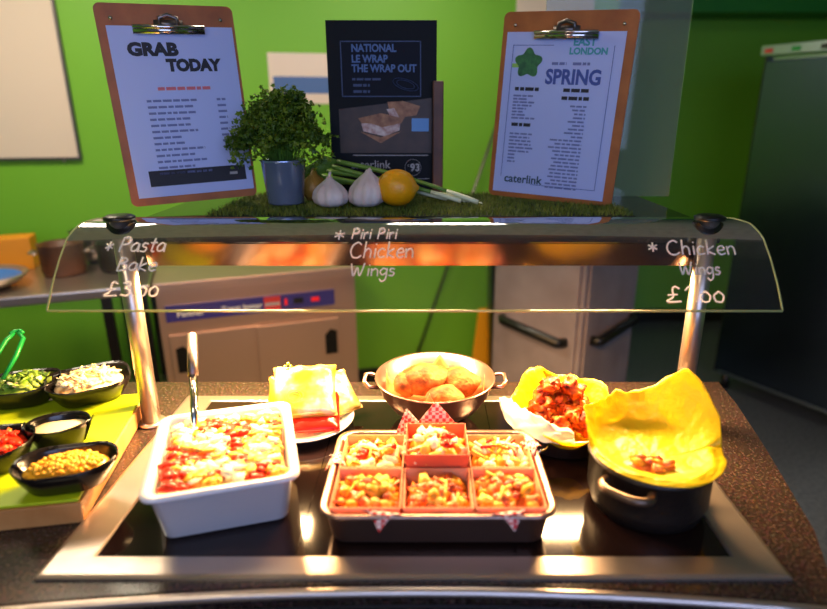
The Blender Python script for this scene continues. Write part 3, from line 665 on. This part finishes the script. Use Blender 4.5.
# ------------------------------------------------------------------ WHITE DISH OF PASTA BAKE
def shell(w, d, h, r, th, rim, taper, n=6):
    return [rrect(w-taper-.02, d-taper-.02, r, 0, n), rrect(w-taper, d-taper, r, .008, n), rrect(w-rim*2, d-rim*2, r, h-.012, n), rrect(w, d, r+.004, h-.006, n), rrect(w, d, r+.004, h, n),
            rrect(w-rim*2-th, d-rim*2-th, r, h-.001, n), rrect(w-rim*2-th-.006, d-rim*2-th-.006, r, h-.012, n), rrect(w-taper-th*2, d-taper-th*2, r*.8, .01, n)]
c4 = [onz(143, 503, 1.0), onz(300, 472, 1.0), onz(283, 402, 1.0), onz(150, 415, 1.0)]
cen = sum(c4, Vector())/4+Vector((.008, -.005, 0)); ra = math.atan2(c4[1].y-c4[0].y+c4[2].y-c4[3].y, c4[1].x-c4[0].x+c4[2].x-c4[3].x)
dw = ((c4[1]-c4[0]).length+(c4[2]-c4[3]).length)/2; dd = ((c4[3]-c4[0]).length+(c4[2]-c4[1]).length)/2
print('dish', cen, math.degrees(ra), dw, dd)
dh = .097
t = thing('gastronorm_dish', 'deep rectangular white porcelain dish on the hot plate at left', 'dish', (cen.x, cen.y, HZ), ra)
MB().loft(shell(dw, dd, dh, .02, .006, .011, .045)).obj('body', 'white_cer', t)
pb = thing('pasta_bake', 'red and cream cheesy pasta bake filling the white dish', 'food', (cen.x, cen.y, HZ+.012), ra)
iw, idp = dw-.045, dd-.045
mb = MB()
def bk_(u, v):
    x, y = (u-.5)*iw, (v-.5)*idp; e = min(1, 8*min(u, 1-u, v, 1-v))
    return (x, y, .066+.012*e+.006*noise.noise(Vector((x*40, y*40, 1)))+.004*noise.noise(Vector((x*90, y*90, 4))))
mb.grid(50, 50, bk_)
mb.loft([[(x*.82, y*.82, 0) for x, y in ((-iw/2, -idp/2), (iw/2, -idp/2), (iw/2, idp/2), (-iw/2, idp/2))], [(x, y, .064) for x, y in ((-iw/2, -idp/2), (iw/2, -idp/2), (iw/2, idp/2), (-iw/2, idp/2))]], True, False)
mb.obj('sauce', 'bake', pb)['kind'] = 'stuff'
mb = MB()
for i in range(420):
    x, y = random.uniform(-.46, .46)*iw, random.uniform(-.46, .46)*idp; q_ = noise.noise(Vector((x*22, y*22, 7)))-.35*(x < -iw*.28)-.15*(abs(x) > iw*.38); mb.mi = (0 if q_ > .02 else 1 if q_ > -.10 else 2 if q_ > -.22 else 3) if random.random() < .8 else random.randint(0, 3)
    z = .079+.004*noise.noise(Vector((x*40, y*40, 1)))
    pass
    rot = Matrix.Rotation(random.uniform(0, 6), 4, 'Z') @ Matrix.Rotation(random.uniform(-.4, .4), 4, 'X')
    mb.blob((x, y, z), random.uniform(.007, .015), 1, .35, (1.4, .9, .4), rot)
mb.obj('topping', ['cheesew', 'cheese', 'pastay', 'tomato'], pb)['kind'] = 'stuff'
# serving spoon
q0 = onz(200, 418, 1.0); q1 = ony(192, 335, q0.y+.13)
sp = thing('serving_spoon', 'long steel serving spoon standing in the pasta bake', 'spoon', (q0.x, q0.y-.03, HZ+.085))
a = Vector((0, 0, 0)); b = Vector((q1.x-q0.x, q1.y-(q0.y-.03), q1.z-(HZ+.085)))
MB().tube([a, a+(b-a)*.3, a+(b-a)*.55], [.008, .007, .008]).obj('shaft', 'chrome', sp); MB().tube([a+(b-a)*.55, a+(b-a)*.7, b], [.010, .011, .010]).obj('handle', 'steeld', sp)
mb = MB(); mb.blob((.0, -.018, -.002), .026, 3, 0, (.8, 1, .3)); mb.obj('bowl', 'chrome', sp)
# ------------------------------------------------------------------ PLATE AND CRISP BAGS
pc = Vector((-.262, 1.135, HZ))
t = thing('plate', 'round white plate under the crisp bags', 'plate', pc)
MB().lathe([(.06, 0), (.065, .004), (.092, .012), (.108, .02), (.107, .023), (.09, .016), (.062, .007), (0, .006)], 48).obj('dish', 'white_cer', t)
def bag(label, locv, rz, rx, w, h, th, m, detail):
    t = thing('crisp_bag', label, 'crisp bag', locv, rz, 'crisp bags on the white plate', rx)
    def fn(sgn):
        def f_(u, v):
            e = (max(0, 1-(2*u-1)**4))*(max(0, 1-(2*v-1)**6)); e = e**.6
            n_ = noise.noise(Vector((u*4+w*50, v*4, sgn)))*.18
            return ((u-.5)*w*(1-.05*math.sin(PI*v)), sgn*(th/2*e*(1+n_))+ .0005*sgn, v*h+.003*math.sin(u*19)*(1 if v > .9 else 0))
        return f_
    mb = MB(); mb.grid(18, 22, fn(-1)); mb.grid(18, 22, fn(1)); bmesh.ops.remove_doubles(mb.bm, verts=mb.bm.verts, dist=.0012)
    b_ = mb.obj('packet', m, t)
    if detail:
        mb = MB()
        for r_ in (.018, .012): mb.tube([(-.02+r_*math.cos(a), -th/2*1.12-.001, .04+r_*math.sin(a)*.8) for a in [2*PI*k/20 for k in range(20)]], .0006, 4, True)
        mb.obj('logo_ring', 'redl', b_)
        mb = MB(); 
        for a in range(4): mb.blob((-.035+.006*math.cos(a*PI/2), -th/2*.85, .115+.006*math.sin(a*PI/2)), .004, 1, .1, (1, .3, 1))
        mb.obj('leaf_logo', 'bagg', b_)
    for z in (.0, h-.007):
        mb = MB(); mb.box(-w/2, -.0011, z, w/2, .0011, z+.007); mb.obj('crimped_seam', m, b_, flat=True)
    return t
bag('red crisp bag lying flat beneath the pale one', (pc.x+.03, pc.y-.075, pc.z+.026), R(6), R(-72), .115, .13, .022, 'bagr', False)
bag('large pale gold crisp bag propped upright in front', (pc.x+.012, pc.y-.050, pc.z+.046), R(8), R(-52), .135, .12, .036, 'bagy', True)
bag('small gold crisp bag at the back left of the plate', (pc.x-.045, pc.y+.045, pc.z+.022), R(-8), R(-22), .10, .062, .018, 'bagy', False)
bag('gold crisp bag leaning at the right of the plate', (pc.x+.085, pc.y+.005, pc.z+.024), R(40), R(-48), .10, .10, .022, 'bagy', False)
# ------------------------------------------------------------------ POTATO PAN
kc = onz(435, 378, 1.0); kc = Vector((kc.x, 1.175, HZ)); kr = .128
print('pan', kc)
t = thing('two_handled_pan', 'round steel pan with two loop handles at the back of the hot plate', 'pan', kc)
MB().lathe([(.055, 0), (.06, .004), (.052, .010), (.07, .014), (.098, .036), (.118, .066), (kr, .098), (kr+.004, .099), (kr+.003, .102), (kr-.002, .1), (.115, .067), (.095, .038), (.066, .017), (0, .014)], 56).obj('body', 'alum', t)
for s in (-1, 1):
    hdl = MB().tube([(s*(kr-.006), -.022, .082), (s*(kr+.016), -.024, .084), (s*(kr+.026), -.015, .092), (s*(kr+.026), .015, .096), (s*(kr+.014), .022, .094), (s*(kr-.004), .020, .089)], .0045, 8).obj('handle', 'alum', t)
def sheet(name, label, cat, m, parent, fn, nu, nv, solid=.0006, group=None):
    mb = MB(); mb.grid(nu, nv, fn); o = mb.obj(name, m, parent, solid=solid)
    if label: tag(o, label, cat, group)
    return o
def lin_(u, v):       # parchment in the pan: dish-shaped square with raised corners
    x, y = (u-.5)*2, (v-.5)*2; rr = math.hypot(x, y); z = .022+.050*min(2.0, rr**3*.62)
    x_, y_ = x*.098, y*.098
    k = math.hypot(x_, y_)
    lim = .108
    if k > lim: x_, y_ = x_*lim/k, y_*lim/k
    return (x_, y_, z+.002*noise.noise(Vector((x*4, y*4, 0))))
o = sheet('parchment_sheet', 'sheet of golden parchment lining the steel pan', 'paper', 'parch', None, lin_, 24, 24); o.location = kc; o.rotation_euler = (0, 0, R(38))
for i, (x, y, z, s, sc, rz, lb) in enumerate([(-.022, .012, .086, .044, (1.25, .85, .8), .2, 'large baked potato on top of the others in the pan'), (.055, .02, .078, .042, (1.15, .85, .75), -.5, 'baked potato at the right of the pan'),
                                    (-.062, .008, .076, .034, (1, .8, .8), .9, 'baked potato at the left against the parchment'), (.02, -.048, .070, .036, (1.2, .8, .75), .1, 'pale baked potato at the front of the pan')]):
    mb = MB(); mb.blob((0, 0, 0), s, 3, .12, sc); o = mb.obj('baked_potato', 'potato'); o.location = kc+Vector((x, y, z)); o.rotation_euler = (0, 0, rz)
    tag(o, lb, 'potato', 'baked potatoes in the pan')
# ------------------------------------------------------------------ STEEL TRAY WITH SIX BOXES
ty0 = onz(318, 517, .97).y; ty1 = onz(430, 430, .97).y; tx0 = onz(318, 517, .97).x; tx1 = onz(559, 517, .97).x
tw, td = tx1-tx0+.004, ty1-ty0; tc_ = Vector(((tx0+tx1)/2, (ty0+ty1)/2, HZ)); th_ = .066
print('tray', tc_, tw, td)
t = thing('steel_tray', 'shallow rectangular steel tray holding six food boxes', 'tray', tc_)
MB().loft(shell(tw, td, th_, .03, .002, .008, .028, 8)).obj('body', 'alum', t)
bw, bdp = (tw-.034)/3, (td-.040)/2
food = []
def heap_obj(name, label, cat, locv, w, d, h, base_m, cols, wts, n, size, sc=(1.3, .8, .7), rz=0, group=None, shr=0, rnd=False, jit=.3):
    t = thing(name, label, cat, locv, rz, group)
    mb = MB()
    def f_(u, v):
        x, y = (u-.5)*w, (v-.5)*d; e = max(0, 1-(2*abs(u-.5))**3)*max(0, 1-(2*abs(v-.5))**3)
        if rnd:
            a = math.hypot(u-.5, v-.5)*2
            if a > 1: x, y = x/a, y/a
            e = max(0, 1-min(1, a)**2.5)
        return (x, y, .003+h*e*(1+.3*noise.noise(Vector((x*60, y*60, w*90)))))
    mb.grid(16, 16, f_); mb.obj('base_layer', base_m, t, solid=.002)['kind'] = 'stuff'
    mb = MB()
    for i in range(n):
        u, v = random.random(), random.random()
        if rnd:
            a, b = random.uniform(0, 2*PI), .47*math.sqrt(random.random()); u, v = .5+b*math.cos(a), .5+b*math.sin(a)
        u = .06+.88*u; v = .06+.88*v
        p = Vector(f_(u, v)); mb.mi = random.choices(range(len(cols)), wts)[0]
        rot = Matrix.Rotation(random.uniform(0, 6), 4, 'Z') @ Matrix.Rotation(random.uniform(-.8, .8), 4, 'X') @ Matrix.Rotation(random.uniform(-.8, .8), 4, 'Y')
        s = random.uniform(.6, 1.3)*size
        if shr and random.random() < shr:
            mb.box(-s*1.6, -s*.16, -s*.16, s*1.6, s*.16, s*.16, Matrix.Translation(p+Vector((0, 0, size*.8))) @ rot)
        else: mb.blob(p+Vector((0, 0, size*.35)), s, 1, jit, sc, rot)
    mb.obj('pieces', cols, t)['kind'] = 'stuff'
    return t
names = ['front left', 'front middle', 'front right', 'rear left', 'rear middle, taller than the others', 'rear right']
fl = ['orange saucy pasta in the front left box', 'orange saucy pasta in the front middle box', 'cheesy orange pasta in the front right box', 'pasta topped with pale cheese in the rear left box', 'pasta with pepper pieces in the tall rear middle box', 'pasta with melted white cheese in the rear right box']
for r_ in range(2):
    for c_ in range(3):
        i = r_*3+c_; x = (c_-1)*(bw+.0012); y = -.005+(r_-.5)*(bdp+.0012); hh = .058 if i != 4 else .082
        b = thing('food_box', 'open card food box in the steel tray, '+names[i], 'box', tc_+Vector((x, y, .0125)), 0, 'card food boxes in the steel tray')
        W2, D2 = bw/2-.001, bdp/2-.001; e = .0012
        outer = [(-W2, -D2), (W2, -D2), (W2, D2), (-W2, D2)]
        k1 = .84
        mb = MB(); mb.loft([[(a*k1, c*k1, 0) for a, c in outer], [(a, c, hh) for a, c in outer], [(a-math.copysign(e, a), c-math.copysign(e, c), hh) for a, c in outer], [(a*k1-math.copysign(e, a), c*k1-math.copysign(e, c), e) for a, c in outer]])
        mb.obj('carton', 'cardr' if i == 4 else 'card', b, flat=True)
        fw = bw*.90; fd = bdp*.88
        top = (3, 5); 
        cols = ['chili', 'pastay', 'wing', 'cheese'] if r_ == 0 else ['cheesew', 'pastay', 'tomato', 'cheese']
        wts = [5, 4, 1.2, 2.5] if r_ == 0 else [5, 3, 1, 3]
        heap_obj('pasta_portion', fl[i], 'food', b.location+Vector((0, 0, hh-.034)), fw, fd, .024, 'chili' if r_ == 0 else 'pastay', cols, wts, 70, .0120, shr=.3 if r_ else .1, group='pasta portions in the boxes')
# gingham papers
def flap(name, label, base, tip, wdt, bend, group='red gingham paper corners in the steel tray'):
    base, tip = Vector(base), Vector(tip); side = Vector((0, 0, 1)).cross(tip-base); side = side.normalized() if side.length > 1e-4 else Vector((1, 0, 0))
    def f_(u, v):
        c = base.lerp(tip, v)+Vector(bend)*math.sin(PI*v)
        return c+side*(u-.5)*wdt*(1-v*.97)+Vector((0, 0, .0015*noise.noise(Vector((u*5, v*5, wdt*90)))))
    mb = MB(); mb.grid(8, 8, f_); o = mb.obj(name, 'gingham', None, solid=.0005); tag(o, label, 'paper', group); return o
T = tc_
yb = td/2
flap('gingham_paper', 'red checked paper peak rising behind the tall middle box', T+Vector((.002, yb-.012, .04)), T+Vector((.0, yb+.014, .118)), .15, (0, -.002, 0))
flap('gingham_paper', 'red checked paper peak to the left of the tallest paper peak', T+Vector((-.045, yb-.014, .04)), T+Vector((-.056, yb+.008, .106)), .10, (0, 0, 0))
for lb, bx, by, tx, ty_, tz, wd_ in (('red checked paper corner hanging over the left rim of the tray', -tw/2+.02, .03, -tw/2-.012, .02, .048, .05), ('red checked paper corner over the front rim at left', -.085, -td/2+.016, -.09, -td/2-.008, .044, .07),
                           ('red checked paper corner over the front rim at right', .11, -td/2+.016, .115, -td/2-.008, .046, .07), ('red checked paper corner over the right rim of the tray', tw/2-.02, .06, tw/2+.008, .07, .066, .05)):
    flap('gingham_paper', lb, T+Vector((bx, by, th_-.002)), T+Vector((tx, ty_, tz)), wd_, (0, 0, .012))
# ------------------------------------------------------------------ WING PAN
wc = Vector((.288, 1.09, HZ)); wr = .112
t = thing('wire_handled_pan', 'round steel pan with a wire handle behind the black pot', 'pan', wc)
MB().lathe([(.085, 0), (.095, .004), (wr, .05), (wr+.004, .051), (wr, .053), (wr-.004, .05), (.09, .008), (0, .006)], 48).obj('body', 'alum', t)
hd_ = Matrix.Rotation(R(232), 4, 'Z')
MB().tube([hd_ @ Vector(p) for p in ((wr-.002, -.025, .044), (wr+.02, -.027, .042), (wr+.036, -.015, .038), (wr+.036, .015, .038), (wr+.02, .027, .042), (wr-.002, .025, .044))], .0022, 8).obj('wire_handle', 'chrome', t)
def liner(base_r, zr, hfun, rfun, crump, seed):
    def f_(u, v):
        a = 2*PI*u; rr = base_r*(.15+.85*min(1, v*2)); z = .004
        if v > .5:
            k = (v-.5)*2; rr = base_r+(rfun(a)-base_r)*k; z = .004+(hfun(a)-.004)*k
        n_ = noise.noise(Vector((math.cos(a)*3+seed, math.sin(a)*3, v*4)))+.6*noise.noise(Vector((math.cos(a)*8+seed, math.sin(a)*8, v*7)))
        rr += crump*n_*(v*v); z += crump*.5*n_*(max(0, v-.5)*2)
        return (rr*math.cos(a), rr*math.sin(a), z)
    return f_
def ab(a, c):   # angular closeness 0..1
    return max(0, math.cos(a-R(c)))
yl = sheet('greaseproof_paper', 'crinkled yellow greaseproof paper under the chicken wings', 'paper', 'yellow', None,
    liner(.082, .05, lambda a: .056+.052*ab(a, 118)**8+.030*ab(a, 60)**5+.02*ab(a, 20)**8, lambda a: .104+.010*ab(a, 90)**2+.028*ab(a, 265)**10, .010, 3.3), 96, 18); yl.location = wc+Vector((0, 0, .004))
wl = sheet('greaseproof_paper', 'white greaseproof paper hanging over the left of the wire-handled pan', 'paper', 'whitep', None,
    lambda u, v: (wc.x+(.098+.026*v)*math.cos(R(168+100*u))-.010*v*max(0, 1-4*u), wc.y+(.098+.022*v)*math.sin(R(168+100*u)), wc.z+.066-.016*v**2+.020*math.sin(PI*u)*(1-v)+.028*v*max(0, 1-5*u)+.010*noise.noise(Vector((u*9, v*5, 2)))), 40, 10)
def wing_mesh(sd):
    random.seed(sd); mb = MB(); N = 12
    base = [.004, .011, .0145, .016, .0145, .011, .008, .0105, .0125, .012, .010, .007, .003]; N = 30
    def rad(t): q = t*12; a = min(11, int(q)); return base[a]+(base[a+1]-base[a])*(q-a)
    pts = [Vector((-.034+.068*k/N, .022*math.sin(PI*k/N*1.1), .005*math.sin(2*PI*k/N))) for k in range(N+1)]
    mb.tube(pts, [rad(k/N) for k in range(N+1)], 22); off = Vector((sd*7.1, 0, 0))
    for v in mb.bm.verts:
        c = v.co.copy(); v.co = c + Vector((noise.noise(c*80+off), noise.noise(c*80+off*2), noise.noise(c*80+off*3)))*.008 + Vector((noise.noise(c*260+off), noise.noise(c*260+off*2), noise.noise(c*260+off*3)))*.0038
    me_o = mb.obj('chicken_wing', 'wing', None); return me_o
protos = [wing_mesh(s) for s in (1, 2, 3)]
random.seed(5)
spots = [(.062*math.cos(a), .062*math.sin(a), .050, a+1.3) for a in [2*PI*k/8+.2 for k in range(8)]]+[(.0, .01, .050, .4)]+[(.038*math.cos(a), .038*math.sin(a), .074, a+1.1) for a in [2*PI*k/5+.5 for k in range(5)]]+[(-.012, .0, .092, .3), (.018, .012, .094, 1.9), (.0, .01, .108, 1.0)]
wl_ = ['at the right edge of the pile, bottom layer', 'at the back right, bottom layer', 'at the back, bottom layer', 'at the back left, bottom layer', 'at the left edge of the pile', 'at the front left, bottom layer', 'at the very front of the pile', 'at the front right, bottom layer', 'buried in the middle of the pile', 'in the second layer at the right', 'in the second layer at the back', 'in the second layer at the left', 'in the second layer at the front left', 'in the second layer at the front right', 'near the top at the left', 'near the top at the right', 'topmost of the pile']
for i, (x, y, z, a) in enumerate(spots):
    o = protos[i] if i < 3 else protos[i % 3].copy()
    if i >= 3: C.objects.link(o)
    o.location = wc+Vector((x*1.08, y*1.08, z)); o.scale = (1.25, 1.25, 1.25); o.rotation_euler = (random.uniform(-.6, .6), random.uniform(-.3, .3), a)
    tag(o, 'glazed orange chicken wing '+wl_[i], 'chicken wing', 'chicken wings heaped in the wire-handled pan')
# ------------------------------------------------------------------ CAST IRON POT
cc = onz(655, 500, .95); cc = Vector((.386, .872, HZ)); cr_ = .100
t = thing('casserole_pot', 'black cast iron pot with side handles at the right of the hot plate', 'pot', cc, R(14))
MB().lathe([(.084, 0), (.092, .004), (.1, .03), (cr_, .09), (cr_+.004, .092), (cr_+.004, .1), (cr_-.003, .1), (cr_-.006, .09), (.086, .01), (0, .008)], 48).obj('body', 'iron', t)
for s in (-1, 1):
    ps = [(s*(cr_-.0), -.036, .084), (s*(cr_+.020), -.038, .086), (s*(cr_+.034), -.024, .087), (s*(cr_+.037), 0, .087), (s*(cr_+.034), .024, .087), (s*(cr_+.020), .038, .086), (s*(cr_-.0), .036, .084)]
    rt = Matrix.Rotation(R(38), 4, 'Z')
    MB().tube([rt @ Vector(p) for p in smooth(ps, 4)], .007, 8).obj('handle', 'ironr', t)
def hf(a): return .102+.040*ab(a, 90)**.4+.062*ab(a, 46)**12+.008*ab(a, 150)**4
def rf(a): return .103+.006*ab(a, 270)**2+.022*ab(a, 90)**1.2+.020*ab(a, 30)**4+.004*ab(a, 170)**4+.006*ab(a, 330)**2
def potpaper(u, v):
    a = 2*PI*u; n_ = noise.noise(Vector((math.cos(a)*3+8, math.sin(a)*3, v*4)))+.6*noise.noise(Vector((math.cos(a)*8+8, math.sin(a)*8, v*7)))
    r0 = .094*min(1, v/.55); x, y = r0*math.cos(a), r0*math.sin(a); z = .088+.018*(min(1, v/.55))**3
    if v > .55:
        k = (v-.55)/.45; r1 = rf(a); x, y = x+(r1*math.cos(a)-x)*k, y+(r1*math.sin(a)-y)*k; z = .106+(hf(a)-.103)*k
        if ab(a, 270) > .1: z -= .002*k*k
    cr = .0095*v*n_*(1 if ab(a, 90) > .2 else .3); return (x+cr*math.cos(a), y+cr*math.sin(a), z+.6*cr)
yp = sheet('greaseproof_paper', 'tall yellow greaseproof paper standing up out of the black pot', 'paper', 'yellow', None, potpaper, 110, 30); yp.location = cc+Vector((0, 0, .002))
heap_obj('wedges_portion', 'orange spicy pieces at the bottom of the yellow paper in the pot', 'food', cc+Vector((-.018, -.035, .090)), .09, .045, .006, 'chili', ['chili', 'pastay', 'wing'], [5, 1, 1], 14, .009, rnd=True)
# ------------------------------------------------------------------ SALAD BOARD
B0 = onz(0, 508, .945); B1 = onz(93, 500, .945)-Vector((.022, 0, 0)); B2 = onz(131, 412, .945)
ra = math.atan2(B1.y-B0.y, B1.x-B0.x); sa = Matrix.Rotation(ra, 4, 'Z')
t = thing('salad_board', 'lime green topped wooden board on the granite at left', 'board', (B1.x, B1.y, .9), ra)
Wb, Db = .60, .40
MB().box(-Wb, .0, .0005, 0, Db, .039).obj('wooden_base', 'woodl', t, bev=.003); MB().box(-Wb+.004, .004, .0395, -.004, Db-.004, .045).obj('lime_top', 'lime', t, bev=.002)
ZB = .9455
def bowl(label, c, w, d, rz):
    t = thing('salad_bowl', label, 'bowl', (c.x, c.y, ZB), rz, 'black salad bowls on the lime board')
    L_ = [rrect(w*.62, d*.62, .03, 0), rrect(w*.72, d*.72, .035, .004), rrect(w*.94, d*.94, .05, .034), rrect(w, d, .055, .044), rrect(w*.99, d*.99, .055, .0465), rrect(w*.93, d*.93, .05, .04), rrect(w*.68, d*.68, .035, .008)]
    # gently curled rim corners
    L_ = [[(x, y, z+(.010*(abs(x)/(w/2))**3*(abs(y)/(d/2))**1.5 if k in (3, 4) else 0)) for x, y, z in l] for k, l in enumerate(L_)]
    MB().loft(L_).obj('shell', 'melamine', t); return t
bc = {'A': onz(22, 384, .985), 'B': onz(89, 380, .985), 'C': onz(58, 425, .985), 'D': onz(-8, 445, .985), 'E': onz(66, 463, .985)}
for k, v in bc.items(): print(k, v)
sz = dict(A=(.15, .13), B=(.17, .15), C=(.12, .085), D=(.13, .13), E=(.165, .105))
lb = dict(A='black bowl of green salad leaves at the back left', B='black bowl of pale coleslaw beside the gantry post', C='small black bowl of cream dressing', D='black bowl of chopped tomato at the left edge', E='black bowl of sweetcorn at the front corner of the board')
rz_ = dict(A=.3, B=.55, C=.25, D=.2, E=.25)
for k, v in bc.items(): bowl(lb[k], v, *sz[k], rz_[k])
def hp_(k, name, label, base, cols, wts, n, size, h, **kw):
    v = bc[k]; w, d = sz[k]; heap_obj(name, label, 'food', Vector((v.x, v.y, ZB+.028)), w*.80, d*.78, h, base, cols, wts, n, size, rz=rz_[k], rnd=True, **kw)
hp_('A', 'salad_leaves', 'green salad leaves in the back left black bowl', 'salad', ['salad', 'leaf', 'mayo'], [5, 3, 1], 90, .011, .022, sc=(1.3, .9, .2))
hp_('B', 'coleslaw', 'pale orange coleslaw heaped beside the gantry post', 'slaw', ['slaw', 'cheesew', 'slaw'], [5, 2, 1], 130, .008, .022, shr=.5)
v = bc['C']; t = thing('salad_dressing', 'smooth cream dressing in the small black bowl', 'sauce', (v.x, v.y, ZB+.030), rz_['C']); MB().loft([rrect(.07, .045, .02, -.012), rrect(.098, .066, .03, 0), rrect(.09, .06, .025, .003), rrect(.04, .03, .012, .006)]).obj('sauce', 'mayo', t)
hp_('D', 'chopped_tomato', 'diced red tomato in the bowl at the left edge', 'tomato', ['tomato', 'chili', 'cheesew'], [5, 2, 1], 80, .008, .016)
hp_('E', 'sweetcorn', 'yellow sweetcorn in the front bowl on the lime board', 'corn', ['corn', 'pastay'], [4, 1], 260, .0048, .014, sc=(1.1, .9, .8), jit=.1)
tg = bc['A']; t = thing('salad_tongs', 'green plastic tongs resting in the salad bowl', 'tongs', (tg.x-.005, tg.y+.0, ZB+.055), .3)
for s in (-1, 1): MB().tube([(s*.012-.03, -.03, .012), (s*.02-.015, .0, .05), (s*.016, .03, .08), (s*.004, .045, .088)], [.004, .005, .005, .004], 8).obj('arm', 'tongs', t)
MB().tube([(-.012, .044, .088), (-.005, .054, .09), (.005, .054, .09), (.012, .044, .088)], .0045).obj('spring_end', 'tongs', t)
# ------------------------------------------------------------------ LIGHTS
def area(name, locv, rot, sx_, sy_, power, col):
    l = bpy.data.lights.new(name, 'AREA'); l.shape = 'RECTANGLE'; l.size = sx_; l.size_y = sy_; l.energy = power; l.color = col
    o = bpy.data.objects.new(name, l); C.objects.link(o); o.location = locv; o.rotation_euler = rot; return o
for x, e in zip(lamps, (25, 13, 21)): area('heat_lamp_light', (x, 1.228, 1.247), (R(-12), 0, 0), .26, .05, e, (1, .60, .26))
for x, y, e in ((-1.5, 1.9, 24), (.1, 2.3, 15), (-.9, -.6, 9)): area('ceiling_lamp_light', (x, y, 2.565), (0, 0, 0), .5, .5, e, (1, .84, .62))
area('daylight', (.6, -2.2, 1.9), (R(82), 0, R(8)), 2.4, 1.3, 46, (.43, .56, 1))
w_ = bpy.data.worlds.new('world'); bpy.context.scene.world = w_; w_.use_nodes = True
w_.node_tree.nodes['Background'].inputs[0].default_value = (.45, .55, .75, 1); w_.node_tree.nodes['Background'].inputs[1].default_value = .12
# ------------------------------------------------------------------ CAMERA
cd = bpy.data.cameras.new('camera'); co = bpy.data.objects.new('camera', cd); C.objects.link(co)
cd.sensor_width = 36; cd.lens = F*36/827; cd.shift_x = -(CX-413.5)/827
co.location = (0, 0, EYE); co.rotation_euler = (R(90)-PIT, 0, 0)
cd.dof.use_dof = True; cd.dof.focus_distance = 1.28; cd.dof.aperture_fstop = 1.5; cd.clip_start = .01
s = bpy.context.scene; s.camera = co
s.view_settings.view_transform = 'Standard'; s.view_settings.look = 'None'; s.view_settings.gamma = 1; s.view_settings.exposure = 0; s.view_settings.use_curve_mapping = False
